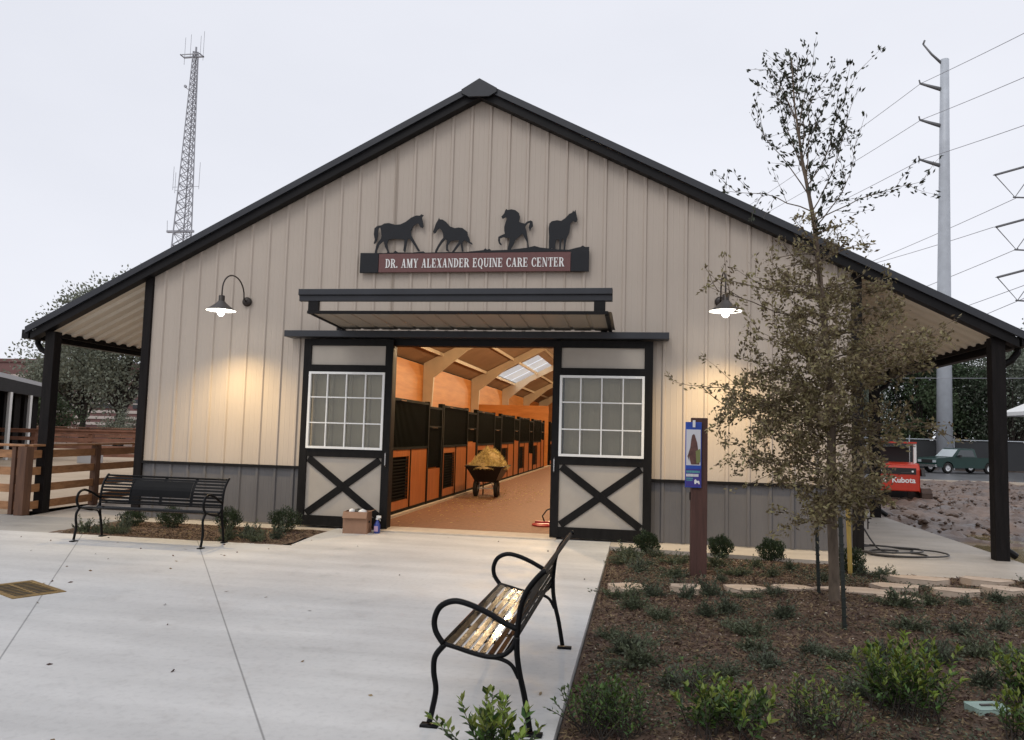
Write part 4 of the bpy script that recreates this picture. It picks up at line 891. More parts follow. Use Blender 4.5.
shrub((-4.36,-.95,-.03),.20,.16,LEAF_BOX,'small dark shrub seen under the left half of the far bench',G2,5,2200)
shrub((-3.45,-.92,-.03),.19,.17,LEAF_BOX,'small dark shrub behind the right legs of the far bench',G2,6,2200)
shrub((-2.62,-.80,-.03),.23,.18,LEAF_BOX,'small dark shrub at the corner between bench and left sliding door',G2,7,2600)
shrub((-5.0,-.95,-.03),.2,.12,LEAF_BOX,'small dark shrub behind the left armrest of the far bench',G2,8,1600)
# low spreading clumps
def clump_mesh(seed,R_,h,n,L,Wd,m,stems=26):
    rng=np.random.default_rng(seed); Ps=[];Ds=[]; mb=MB()
    for k in range(stems):
        a=rng.random()*6.283; el=rng.uniform(.25,1.3); ln=R_*rng.uniform(.5,1.1)
        d=np.array([math.cos(a)*math.cos(el),math.sin(a)*math.cos(el),math.sin(el)*h/R_*1.1]); p=np.array([math.cos(a),math.sin(a),0])*R_*.1*rng.random(); pts=[tuple(p)]
        st=7
        for i in range(st):
            d=d+rng.normal(size=3)*.12; p=p+d*ln/st; p[2]=max(p[2],.01); pts.append(tuple(p))
            kk=max(1,int(n/stems/st)); Ps.append(p+rng.normal(size=(kk,3))*L*.45); Ds.append(np.tile(d,(kk,1)))
        mb.tube(pts,.0022,3,False)
    P=np.concatenate(Ps);D=np.concatenate(Ds); V,F=leaf_arrays(P,rng.uniform(L*.65,L*1.3,len(P)),rng.uniform(Wd*.7,Wd*1.2,len(P)),rng,.3,D)
    return V,F,mb
protos=[]
for s,(Rr,h,n,L,Wd,m) in enumerate(((.22,.12,1100,.030,.014,LEAF_GC),(.17,.13,800,.027,.014,LEAF_GC2),(.27,.10,1300,.029,.013,LEAF_GC),(.15,.17,760,.032,.014,LEAF_GC2))):
    V,F,mb=clump_mesh(100+s,Rr,h,n,L,Wd,m)
    t=empty('groundcover_clump',(0,0,0)); o=rawmesh('foliage',V,F,m,t); st=mb.build('stem',BARKD,t); protos.append(t)
used=[False]*4; rr=random.Random(77)
zones=[('behind the flagstones',[(2.35,-1.35),(2.55,-1.65),(2.85,-1.45),(2.4,-1.95),(2.75,-2.15),(3.0,-1.9),(3.55,-2.0),(3.7,-2.5),(3.95,-1.9),(4.1,-2.4),(4.4,-2.1),(4.55,-2.6),(4.85,-2.3),(5.15,-2.1),(5.3,-2.25),(5.45,-2.05),(2.5,-2.6),(2.9,-2.9),(3.5,-2.95)]),
 ('just before the flagstones',[(2.45,-4.0),(2.8,-4.0),(3.1,-4.1),(3.35,-3.9),(3.65,-3.95),(3.9,-3.95),(4.95,-4.1),(5.3,-3.7),(5.7,-3.5),(6.1,-3.3),(6.6,-3.3),(7.0,-2.9),(7.3,-2.2),(6.95,-2.0)]),
 ('level with the oak',[(2.5,-4.6),(2.75,-4.9),(3.15,-4.7),(3.4,-4.5),(3.35,-5.2),(3.75,-4.7),(4.75,-4.9),(5.1,-4.8),(5.5,-4.6),(6.0,-4.2),(6.4,-4.4),(6.9,-3.9)]),
 ('behind the nearest plants',[(2.45,-5.5),(2.42,-5.9),(2.5,-6.3),(2.62,-5.75),(2.8,-6.7),(3.1,-6.4),(3.35,-5.75),(3.5,-6.1),(3.75,-5.6),(4.0,-5.7),(4.35,-5.6),(4.6,-5.7),(5.0,-5.5),(5.4,-5.3),(5.9,-5.1),(3.3,-6.9),(3.95,-6.5),(4.7,-6.2),(5.2,-6.1)])]
ordn=lambda i,n:('leftmost' if i==0 else 'rightmost' if i==n-1 else '%s from the left'%('second third fourth fifth sixth seventh eighth ninth tenth eleventh twelfth thirteenth fourteenth fifteenth sixteenth seventeenth eighteenth nineteenth'.split()[i-1]))
def scrx(x,y): v=Vector((x,y,0))-cam.matrix_world.translation; return v.dot(Rv)/v.dot(Fv)
for zn,pts in zones:
    pts=[(x+rr.uniform(-.08,.08),y+rr.uniform(-.08,.08)) for x,y in pts]; pts.sort(key=lambda q:scrx(*q))
    for i,(x,y) in enumerate(pts):
        k=rr.randrange(4)
        if used[k]: t=copy_tree(protos[k])
        else: t=protos[k]; used[k]=True
        t.location=(x,y,float(bedh(np.array([x]),np.array([y]))[0])); t.rotation_euler=(0,0,rr.random()*6.28); s_=rr.uniform(.65,1.15); t.scale=(s_,s_,s_*rr.uniform(.6,1.0))
        tag(t,'low %s clump, %s in row %s'%(('dusty green','bluish green','flat dusty green','upright bluish')[k],ordn(i,len(pts)),zn),'plant','low groundcover clumps in the mulch')
# left bed creepers
for i,(x,y) in enumerate(((-5.15,-1.8),(-4.9,-1.75),(-4.62,-1.85),(-4.7,-1.55),(-3.0,-1.75),(-2.75,-1.6),(-2.55,-1.8),(-2.4,-1.5),(-2.85,-1.4))):
    t=copy_tree(protos[i%4]); t.location=(x,y,-.02); t.rotation_euler=(0,0,i*1.3); t.scale=(.95,.8,1.25)
    tag(t,'low green clump in the narrow bed behind the far bench','plant','low clumps in the narrow bed')
lb=[o for o in C.objects if o.get('group')=='low clumps in the narrow bed']; lb.sort(key=lambda o:scrx(o.location.x,o.location.y))
for i,o in enumerate(lb): o['label']='low green clump behind the far bench, %s of nine'%ordn(i,9)
# bigger leafy plants near the camera
def leafy(loc,Rr,h,stems,L,Wd,mats,label,seed,upr=1.0,name='leafy_shrub',dens=1.):
    rng=np.random.default_rng(seed); t=empty(name,loc); tag(t,label,'plant','leafy plants nearest the camera'); mb=MB(); PP=[[] for _ in mats]; DD=[[] for _ in mats]
    for k in range(stems):
        a=rng.random()*6.283; tilt=rng.uniform(.05,.75)/upr; ln=h*rng.uniform(.55,1.05)
        d=np.array([math.cos(a)*math.sin(tilt),math.sin(a)*math.sin(tilt),math.cos(tilt)]); q=Rr*.55*rng.random()**.5; b=rng.random()*6.283
        p=np.array([math.cos(b)*q,math.sin(b)*q,0.]); pts=[tuple(p)]; st=max(5,int(ln/.028))
        for i in range(st):
            d=d+rng.normal(size=3)*.07; d/=np.linalg.norm(d); p=p+d*ln/st; pts.append(tuple(p))
            f=i/st
            if f>.15:
                for s in range(int(2*dens)+ (2 if f>.85 else 0)):
                    ang=i*2.4+s*math.pi+rng.normal()*.3; ax=np.array([math.cos(ang),math.sin(ang),.0]); ld=ax*(1.1-.5*f)+d*(.45+.6*f); ld/=np.linalg.norm(ld)
                    mi=len(mats)-1 if (f>.68 and rng.random()<.75) else int(rng.integers(0,max(1,len(mats)-1)))
                    PP[mi].append(p+ld*L*.5*(1-.25*f)); DD[mi].append(ld*1.6)
        mb.tube(pts,[.0035-.0025*i/len(pts) for i in range(len(pts))],4,False)
    mb.build('stem',BARKD,t)
    Vs=[];Fs=[];Ms=[];o=0
    for i in range(len(mats)):
        if not PP[i]: continue
        P=np.array(PP[i]);D=np.array(DD[i]); n=len(P)
        d=D/np.linalg.norm(D,axis=1,keepdims=True)+rng.normal(size=(n,3))*.12; d/=np.linalg.norm(d,axis=1,keepdims=True)
        up=np.array([0,0,1.])+rng.normal(size=(n,3))*.25; w=np.cross(d,up); w/=np.linalg.norm(w,axis=1,keepdims=True); nn=np.cross(w,d)
        l=L*rng.uniform(.6,1.15,n)[:,None]; ww=Wd*rng.uniform(.8,1.1,n)[:,None]*l/L
        b=P-d*l/2
        # two-quad leaf folded along the midrib, widest near the middle, tip drooping
        c1=b+d*l*.35; tip=b+d*l-nn*l*.10; mid=b+d*l*.55+nn*(-ww*.12)
        Lf=b+d*l*.48-w*ww/2+nn*ww*.16; Rt=b+d*l*.48+w*ww/2+nn*ww*.16
        V=np.stack([b,Rt,tip,mid,Lf],1).reshape(-1,3); q=np.arange(n)*5
        F=np.concatenate([np.stack([q,q+1,q+2,q+3],1),np.stack([q,q+3,q+2,q+4],1)])
        Vs.append(V);Fs.append(F+o);Ms.append(np.full(len(F),i)); o+=len(V)
    rawmesh('foliage',np.concatenate(Vs),np.concatenate(Fs),mats,t,False,np.concatenate(Ms))
    return t
def bz(x,y): return float(bedh(np.array([x]),np.array([y]))[0])
# the plant at the very bottom stands in a cut-out of the plaza: its bed continues below the frame
leafy((1.93,-8.1,-.03),.2,.36,30,.062,.027,[LEAF_DK,LEAF_MID,LEAF_LIME],'leafy plant at the bottom edge, right in front of the near bench leg',31)
leafy((2.44,-7.45,bz(2.44,-7.2)),.32,.27,110,.036,.014,[LEAF_DK,LEAF_MID,LEAF_MID],'fine-leaved deep green plant at the near left corner of the mulch bed',32,.75)
leafy((3.04,-7.35,bz(3.0,-7.1)),.36,.25,58,.062,.026,[LEAF_DK,LEAF_MID,LEAF_MID,LEAF_LIME],'lime green broad-leaved plant near the front, between two darker plants',33,.75)
leafy((3.55,-7.25,bz(3.55,-7.0)),.30,.28,55,.040,.015,[LEAF_GC,LEAF_MID,LEAF_LIME],'thin yellowish plant near the front below the oak trunk',34,.8)
leafy((4.10,-6.85,bz(4.1,-6.6)),.36,.40,70,.056,.023,[LEAF_DK,LEAF_MID,LEAF_MID,LEAF_LIME],'tall dense green shrub at the front, left of the pale green lid',35)
leafy((4.86,-6.75,bz(4.9,-6.5)),.32,.38,64,.054,.022,[LEAF_DK,LEAF_MID,LEAF_MID,LEAF_LIME],'dense green shrub at the front right, beside the pale green lid',36)
leafy((4.55,-7.2,bz(4.6,-7.0)),.16,.24,20,.055,.02,[LEAF_MID,LEAF_LIME],'small bright green plant at the bottom right corner of the picture',37)
leafy((2.86,-6.75,bz(2.9,-6.5)),.24,.18,34,.036,.016,[LEAF_GC2,LEAF_GC2,LEAF_MID],'small bluish green plant just behind the lime broad-leaved one',38,.7)
t=empty('valve_lid',(4.58,-6.72,bz(4.6,-6.4)-.022),.3); t.scale=(.85,.85,1); tag(t,'pale green plastic utility lid lying between two dense shrubs','lid')
mb=MB(); mb.prism([(-.11,-.08),(.11,-.08),(.13,-.05),(.13,.05),(.11,.08),(-.11,.08),(-.13,.05),(-.13,-.05)],'z',0,.05); mb.build('cover',PALEG,t,bevel=.008)
mb=MB(); mb.box(-.05,.05,-.012,.012,.0505,.058); mb.build('lifting_slot',SHADEM,t)
# a soil cut-out for the bottom plant
structure('planter_soil',MB().add([(1.6,-8.6,.004),(2.164,-8.6,.004),(2.164,-7.98,.004),(1.72,-7.98,.004)],[(0,1,2,3)]),SOIL)

# mulch chips and leaf litter (uncountable)
def chips(name,label,x0,x1,y0,y1,n,hf,seed,m,test=None,L=(.02,.06),z=.008):
    rng=np.random.default_rng(seed); X=rng.uniform(x0,x1,n);Y=rng.uniform(y0,y1,n)
    # thicker near the camera
    if test is not None: k=test(X,Y); X=X[k];Y=Y[k]
    Z=hf(X,Y)+z*rng.random(len(X)); P=np.stack([X,Y,Z],1); d=rng.normal(size=(len(X),3)); d[:,2]*=.35
    V,F=leaf_arrays(P,rng.uniform(L[0],L[1],len(X)),rng.uniform(.005,.014,len(X)),rng,0,d*2)
    tag(rawmesh(name,V,F,m),label,name.split('_')[-1],None,'stuff')
chips('bark_mulch','shredded brown bark mulch spread over the large bed',2.19,7.4,-8.6,-1.85,90000,bedh,3,MULCHC,L=(.02,.065),z=.016)
chips('bark_mulch','shredded bark mulch in the bed strip along the walk',2.19,5.1,-1.86,-.8,9000,bedh,4,MULCHC,lambda X,Y:Y<-.68-.117*(X-2.16),L=(.02,.06))
chips('bark_mulch','shredded bark mulch in the narrow bed behind the far bench',-5.45,-2.1,-2.0,-.5,9000,lambda X,Y:-.03+.05*fbm(X,Y,3,5),5,MULCHC,lambda X,Y:(Y>-2.03)&((X>-5.4)),L=(.02,.06))
PALECH=mat('pale_grey_leaf_litter',(.30,.25,.20),.8,0,island=.5)
chips('leaf_litter','pale dry leaf bits scattered over the mulch',2.19,7.4,-8.6,-1.4,4500,bedh,6,PALECH,lambda X,Y:(Y<-1.85)|(X<5),L=(.012,.03),z=.025)
GC3=leafm('small_creeping_leaf',(.075,.092,.058),.5)
def creep(X,Y): return fbm(X,Y,1.1,141)>.50
chips('creeping_groundcover','sparse creeping green leaves spread in patches over the mulch',2.25,7.4,-8.4,-1.9,52000,bedh,16,GC3,lambda X,Y:creep(X,Y)&(((X-4.3)**2+(Y+4.4)**2)>.4),L=(.016,.034),z=.06)
# leaf specks on the plaza
rng=np.random.default_rng(8); n=70; P=np.stack([rng.uniform(-6,2.1,n),rng.uniform(-8.5,-.5,n),np.full(n,.006)],1); d=rng.normal(size=(n,3)); d[:,2]=0.02
V,F=leaf_arrays(P,rng.uniform(.02,.06,n),.02,rng,0,d*3); tag(rawmesh('fallen_leaves',V,F,MULCHC),'few brown fallen leaves scattered on the pale plaza','leaves',None,'stuff')

# ------------------------------------------------------------------ left: fence, paddock, shed, brick buildings
t=empty('board_fence',(0,0,0)); tag(t,'brown four-board timber fence beside the left porch post','fence')
runs=[((-7.33,-.42),(-7.50,1.42)),((-7.50,1.42),(-7.75,3.9)),((-7.75,3.9),(-8.0,6.4)),((-7.33,-.42),(-9.5,-.30)),((-9.5,-.3),(-11.8,-.2))]
for i,(a,b) in enumerate(runs):
    mb=MB()
    for z in(.14,.42,.70,.98): mb.bar((a[0],a[1],z),(b[0],b[1],z),.035,.13)
    mb.build('board',FENCEW,t,bevel=.004)
    mb=MB(); mb.bar((a[0],a[1],1.125),(b[0],b[1],1.125),.15,.035); mb.build('cap_rail',FENCEW,t,bevel=.004)
for (x,y,w) in((-7.33,-.47,.16),(-7.56,-.43,.07),(-7.50,1.42,.12),(-7.75,3.9,.12),(-8.0,6.4,.12),(-9.5,-.3,.12),(-11.8,-.2,.12)):
    mb=MB(); mb.box(x-w/2,x+w/2,y-w/2,y+w/2,0,1.105); mb.build('post',FENCEP,t,bevel=.005)
def farfence(a,b,n,label,m,h=1.3,name='board_fence'):
    t=empty(name,(a[0],a[1],0)); tag(t,label,'fence')
    for k in range(n+1):
        x=(b[0]-a[0])*k/n; y=(b[1]-a[1])*k/n; mb=MB(); mb.box(x-.08,x+.08,y-.08,y+.08,-.1,h); mb.build('post',m,t)
    mb=MB()
    for z in(.2,.5,.8,1.1): mb.bar((0,-.1,z),(b[0]-a[0],b[1]-a[1]-.1,z),.04,.14)
    mb.bar((0,-.1,h+.02),(b[0]-a[0],b[1]-a[1]-.1,h+.02),.16,.04); mb.build('board',m,t)
farfence((-38,11),(-11,19),13,'long reddish board fence across the sandy paddock, nearer of the far two',FENCER,1.15)
farfence((-44,20),(-14,27),13,'farthest reddish board fence, behind the paddock by the bushes',FENCER,1.2)
# open shed with dark posts
t=empty('open_shed',(0,0,0)); tag(t,'dark open-sided shed with pale roof edge at the left border','shed')
A=Vector((-18.2,8.0,0)); B=Vector((-26.0,21.0,0)); dr=(B-A).normalized(); nr=Vector((-dr.y,dr.x,0))
if nr.x>0: nr=-nr
mb=MB(); e=A-dr*1.5+Vector((.6,0,0)); f=B+dr*1.0+Vector((.6,0,0)); q=nr*7
mb.add([(e.x,e.y,3.1),(f.x,f.y,3.1),(f.x+q.x,f.y+q.y,3.2),(e.x+q.x,e.y+q.y,3.2),(e.x,e.y,3.27),(f.x,f.y,3.27),(f.x+q.x,f.y+q.y,3.4),(e.x+q.x,e.y+q.y,3.4)],[(0,1,2,3),(7,6,5,4),(0,4,5,1),(1,5,6,2),(2,6,7,3),(3,7,4,0)]); mb.build('roof',SHEDG,t)
mb=MB(); mb.bar((e.x-.1,e.y,2.85),(f.x-.1,f.y,2.85),.15,.5); mb.build('eave_beam',BWOOD,t)
for k in range(9):
    p=A+(B-A)*k/8; mb=MB(); mb.box(p.x-.16,p.x+.16,p.y-.16,p.y+.16,-.1,2.7); mb.build('post',BWOOD,t)
    if k%2==0 : mb=MB(); mb.box(p.x+.2,p.x+.32,p.y+.5,p.y+.62,-.1,2.6); mb.build('pale_pipe',WHITE,t)
mb=MB(); r1=A+nr*5; r2=B+nr*5; mb.bar((r1.x,r1.y,1.6),(r2.x,r2.y,1.6),.1,3.3); mb.build('back_wall',BLACK,t)
# brick buildings with pale bands
def brickbld(name,label,x0,x1,y0,y1,h,bands,wins):
    t=empty(name,(x0,y0,-.3)); tag(t,label,'building','brick buildings beyond the paddock'); w=x1-x0; d=y1-y0
    mb=MB(); mb.box(0,w,0,d,0,h); mb.build('wall',BRICKR,t)
    mb=MB()
    for z in bands: mb.box(-.05,w+.05,-.08,d+.05,z,z+.28)
    mb.build('stone_band',STONEW,t)
    mb=MB(); mb.box(-.15,w+.15,-.15,d+.15,h,h+.35); mb.build('parapet',BRICKR,t)
    for (a,b,c,dd) in wins:
        mb=MB(); mb.box(a,b,-.12,.0,c,dd); f=mb.build('window',DKGLASS,t)
        mb=MB(); mb.box(a,b,-.15,-.12,(c+dd)/2-.05,(c+dd)/2+.05); mb.build('mullion',STONEW,f)
brickbld('brick_building','tall red brick building with pale stripes at the far left above the shed',-92,-52.5,62,80,8.0,(1,2.6,4.2,5.2,6.4),[(4+6*k,7+6*k,2.9,4.1) for k in range(6)])
brickbld('brick_building','lower red and pale striped brick building right of the left porch post',-53.5,-38,58,74,5.6,(.9,1.5,2.1,2.7,4.4,5.0),[(.6,4.2,.35,1.3),(.6,5.5,3.2,4.1),(6.5,9.5,3.2,4.1)])

# ------------------------------------------------------------------ trees in the distance
def tree(loc,h,cr,m,label,group,seed,n=9000,zc=.62,L=.22,squash=.75,trunk=.22,nm='broadleaf_tree',lobes=16,fill=1.,bare=0.22,tm=None):
    rng=np.random.default_rng(seed); t=empty(nm,loc); tag(t,label,'tree',group)
    mb=MB(); zt=h*bare
    mb.tube([(0,0,-.4),(.0,0,zt*.6),(.05*h*rng.normal()*.3,0,h*.45),(0,0,h*.8)],[trunk,trunk*.8,trunk*.5,trunk*.12],8)
    Ps=[];Ds=[]
    cen=np.array([0,0,h*zc]); R3=np.array([cr,cr,h*(1-zc)*1.0])
    for k in range(lobes):
        d=rng.normal(size=3); d/=np.linalg.norm(d); c=cen+d*R3*rng.uniform(.35,.82); 
        if c[2]<zt: c[2]=zt+rng.random()*.4
        r=cr*rng.uniform(.28,.48)
        mb.tube([(0,0,zt*rng.uniform(.6,1.4)),tuple((c+np.array([0,0,zt]))*.5),tuple(c)],[trunk*.4,trunk*.22,trunk*.06],5,False)
        nn=int(n/lobes); dd=rng.normal(size=(nn,3)); dd/=np.linalg.norm(dd,axis=1,keepdims=True); rr_=rng.random(nn)**.42
        Ps.append(c+dd*(r*rr_)[:,None]*np.array([1,1,squash])*(1+.25*np.sin(dd[:,:1]*7+k))); Ds.append(dd)
    mb.build('trunk',tm or BARKD,t,True)
    P=np.concatenate(Ps);D=np.concatenate(Ds); V,F=leaf_arrays(P,rng.uniform(L*.6,L*1.3,len(P)),L*.55,rng,.2,D*.6); rawmesh('crown',V,F,m,t)
    return t
tree((-31.6,35,-.3),12.6,6.0,LEAF_BG,'grey-green spreading tree behind the left porch, against the sky','trees left of the barn',201,17000,.58,.24,.7,.36,bare=.25,lobes=26)
tree((-37.5,39,-.3),9.8,4.4,LEAF_BG,'lower grey-green tree left of the spreading one, over the brick wall','trees left of the barn',202,13000,.6,.26,.7,.25,bare=.25,lobes=18)
tree((-33.8,31,-.3),3.9,2.4,LEAF_EV2,'low round dark bush under the spreading tree, behind the paddock','trees left of the barn',203,8000,.55,.16,.8,.14,'round_bush',14,1,.1)
tree((-26.0,42,-.3),4.0,2.0,LEAF_EV2,'dull small tree close to the left corner trim of the barn','trees left of the barn',204,5000,.55,.2,.8,.14,'small_tree',12,1,.12)
tree((-28.6,31.0,-.3),3.0,1.5,LEAF_BG,'twiggy pale bush right of the round dark bush','trees left of the barn',205,1800,.55,.14,.8,.1,'twiggy_bush',10,1,.1)
specs=[(17.5,54,12.3,4.5,LEAF_EV3,'greyish tree right of the barn corner, leftmost of the tree line'),(21.5,57,11.5,4.3,LEAF_EV,'dark evergreen just left of the steel pole base'),
(24.6,55,12.0,4.0,LEAF_EV2,'mid-green tree directly behind the steel pole'),(27.8,56,11.8,4.0,LEAF_EV,'very dark evergreen right of the steel pole'),(30.8,54,12.3,4.3,LEAF_EV3,'greyish tall tree behind the right porch post, left part'),
(34.2,56,13.3,4.5,LEAF_EV2,'mid-green tree at the right border above the white canopy'),(38.4,57,12.3,4.5,LEAF_EV,'dark tree beyond the right border of the picture'),(14.0,60,11.0,4.3,LEAF_EV2,'tree mostly hidden behind the barn corner'),
(26.0,62,10.5,4.5,LEAF_EV3,'pale tree in the second row between pole and porch post'),(32.5,63,12.3,4.5,LEAF_EV,'dark tree in the second row behind the right porch post'),(19.5,64,11.0,4.5,LEAF_EV,'dark tree in the second row left of the pole')]
for i,(x,y,h,cr,m,lb) in enumerate(specs): tree((x,y,-.3),h,cr,m,lb,'trees beyond the road',300+i,13000 if i<7 else 7000,.52,.24,.85,.25,'evergreen_tree' if m is LEAF_EV else 'broadleaf_tree',26,1,.06)
# screened chain link fence
t=empty('screened_fence',(0,0,0)); tag(t,'long chain link fence covered with dark mesh beyond the road','fence')
mb=MB(); mb.box(10,70,51.0,51.02,-.25,1.85); mb.build('mesh_screen',SCREENF,t)
mb=MB(); mb.tube([(10,50.95,1.93),(70,50.95,1.93)],.035,6); mb.build('top_rail',GALV,t)
for k in range(20): mb=MB(); mb.tube([(10+k*3.1,50.92,-.3),(10+k*3.1,50.92,1.95),(10+k*3.1,50.8,2.2)],.04,6); mb.build('post',GALV,t)
# white canopy roof at the right edge
t=empty('white_canopy',(24.2,36,-.3)); tag(t,'white hipped canopy roof at the right border','canopy')
mb=MB(); mb.add([(0,0,3.9),(5,0,3.9),(5,4,3.9),(0,4,3.9),(2.5,2,5.3)],[(0,1,4),(1,2,4),(2,3,4),(3,0,4),(3,2,1,0)]); mb.build('roof',WHITE,t)
mb=MB(); mb.box(-.03,5.03,-.03,4.03,3.68,3.895); mb.build('valance',WHITE,t)
for x in(.05,4.9):
    for y in(.05,3.9): mb=MB(); mb.tube([(x,y,0),(x,y,3.7)],.05,6); mb.build('post',WHITE,t)

# ------------------------------------------------------------------ vehicles
def wheelset(t,xs,hw,r):
    for x in xs:
        for s in(-1,1):
            mb=MB(); mb.lathe([(r*.6,-.11),(r*.93,-.11),(r,-.08),(r,.08),(r*.93,.11),(r*.6,.11)],(x,s*(hw-.1),r),22,'y'); w=mb.build('wheel',TYRE,t,True)
            mb=MB(); mb.lathe([(.001,-.09),(r*.25,-.1),(r*.55,-.07),(r*.6,-.09),(r*.6,.09),(r*.55,.07),(r*.25,.1),(.001,.09)],(x,s*(hw-.1),r),14,'y'); mb.build('rim',CHROME,w,True)
def pickup(loc,rz,label):
    t=empty('pickup_truck',loc,rz); t.scale=(.93,)*3; tag(t,label,'pickup truck'); hw=.93
    arch=lambda c,r=.44:[(c+r*math.cos(a),.38+r*math.sin(a)) for a in [math.pi*k/8 for k in range(9)]]
    low=[(-2.6,.42),(-2.62,.95),(-2.5,1.06),(-1.35,1.14),(.55,1.14),(.6,1.12),(2.62,1.12),(2.66,.5)]
    poly=low+[(2.2,.42)]+arch(1.72)[0:0]
    pr=[(-2.62,.5),(-2.62,.95),(-2.52,1.05),(-1.3,1.13),(2.62,1.13),(2.66,.6),(2.6,.5)]+[(1.72+.44*math.cos(a),.4+.44*math.sin(a)) for a in [math.pi*k/8 for k in range(9)]]+[(1.2,.4),(-1.25,.4)]+[(-1.7+.44*math.cos(a),.4+.44*math.sin(a)) for a in [math.pi*k/8 for k in range(9)]]+[(-2.2,.42)]
    mb=MB(); mb.prism(pr,'y',-hw,hw); mb.build('body',TRUCKG,t,bevel=.03)
    mb=MB(); c=[(-1.25,1.12),(-.65,1.72),(-.5,1.77),(.5,1.77),(.66,1.7),(.76,1.12)]
    n=len(c); vs=[(x,-hw+.06+(.13 if z>1.3 else 0),z) for x,z in c]+[(x,hw-.06-(.13 if z>1.3 else 0),z) for x,z in c]
    mb.add(vs,[tuple(range(n)),tuple(range(2*n-1,n-1,-1))]+[(i,i+n,(i+1)%n+n,(i+1)%n) for i in range(n)]); mb.build('cab',TRUCKG,t,bevel=.02)
    for s in(-1,1):
        for (a,b,c_,d) in((-.98,-.55,-.02,-.02),(-.02,-.02,.46,.56)):
            y0=s*(hw-.045); y1=s*(hw-.165)
            mb=MB(); q=[(a,y0,1.2),(d if b<0 else d,y0,1.2),(c_,y1,1.66),(b,y1,1.66)]; mb.add(q if s>0 else q[::-1],[(0,1,2,3)]); mb.build('side_window',CARGL,t)
        mb=MB(); mb.box(-.85,-.7,s*(hw+.0),s*(hw+.14),1.15,1.3) if s>0 else mb.box(-.85,-.7,-hw-.14,-hw,1.15,1.3); mb.build('mirror',KBLK,t)
        mb=MB(); a,b=sorted((s*.55,s*.86)); mb.box(-2.65,-2.6,a,b,.75,.92); mb.build('headlight',WSGL,t)
        mb=MB(); mb.box(2.6,2.68,a+.0,b,.75,1.0); mb.build('tail_light',REDP,t)
    mb=MB(); mb.add([(-1.24,-hw+.14,1.17),(-1.24,hw-.14,1.17),(-.71,hw-.22,1.69),(-.71,-hw+.22,1.69)],[(0,1,2,3)]); mb.build('windscreen',WSGL,t)
    mb=MB(); mb.box(-2.72,-2.6,-hw+.02,hw-.02,.45,.62); mb.box(2.63,2.75,-hw+.02,hw-.02,.48,.62); mb.build('bumper',CHROME,t)
    mb=MB(); mb.box(-2.64,-2.6,-.5,.5,.7,.93); mb.build('grille',KBLK,t)
    mb=MB(); mb.box(1.1,2.5,-hw+.12,hw-.12,1.132,1.14); mb.build('bed_opening_shade',DARKV,t)  # dark slab painting the shade inside the truck bed
    wheelset(t,(-1.7,1.72),hw,.38)
pickup((23.35,44.3,-.3),R(22),'dark green pickup truck parked facing left by the screened fence')
def suv(loc,rz,label):
    t=empty('parked_car',loc,rz); tag(t,label,'car'); hw=.88
    pr=[(-2.1,.45),(-2.12,.85),(-1.95,1.0),(-.95,1.08),(1.9,1.1),(2.05,.95),(2.05,.5)]+[(1.25+.4*math.cos(a),.36+.4*math.sin(a)) for a in [math.pi*k/8 for k in range(9)]]+[(-1.3+.4*math.cos(a),.36+.4*math.sin(a)) for a in [math.pi*k/8 for k in range(9)]]
    mb=MB(); mb.prism(pr,'y',-hw,hw); mb.build('body',CARG,t,bevel=.03)
    c=[(-1.0,1.07),(-.5,1.62),(-.3,1.68),(1.6,1.66),(1.92,1.09)]; n=len(c); mb=MB()
    vs=[(x,-hw+.05+(.13 if z>1.3 else 0),z) for x,z in c]+[(x,hw-.05-(.13 if z>1.3 else 0),z) for x,z in c]
    mb.add(vs,[tuple(range(n)),tuple(range(2*n-1,n-1,-1))]+[(i,i+n,(i+1)%n+n,(i+1)%n) for i in range(n)]); mb.build('cabin',CARG,t,bevel=.02)
    for s in(-1,1):
        for a,b,c_,d in((-.8,-.4,.2,.2),(.3,.3,1.3,1.5)):
            q=[(a,s*(hw-.03),1.14),(d,s*(hw-.03),1.14),(c_,s*(hw-.15),1.58),(b,s*(hw-.15),1.58)]; mb=MB(); mb.add(q,[(0,1,2,3)]); mb.build('side_window',CARGL,t)
        mb=MB(); a,b=sorted((s*.5,s*.78)); mb.box(-2.15,-2.1,a,b,.72,.88); mb.build('headlight',WSGL,t)
    mb=MB(); mb.add([(-.99,-hw+.12,1.12),(-.99,hw-.12,1.12),(-.53,hw-.2,1.6),(-.53,-hw+.2,1.6)],[(0,1,2,3)]); mb.build('windscreen',CARGL,t)
    mb=MB(); mb.box(-2.2,-2.08,-hw+.04,hw-.04,.42,.58); mb.build('bumper',CHROME,t); mb=MB(); mb.box(-2.15,-2.1,-.45,.45,.68,.9); mb.build('grille',KBLK,t)
    wheelset(t,(-1.3,1.25),hw,.34)
suv((18.6,45.2,-.3),R(62),'grey-green car parked nose-out left of the pickup truck')
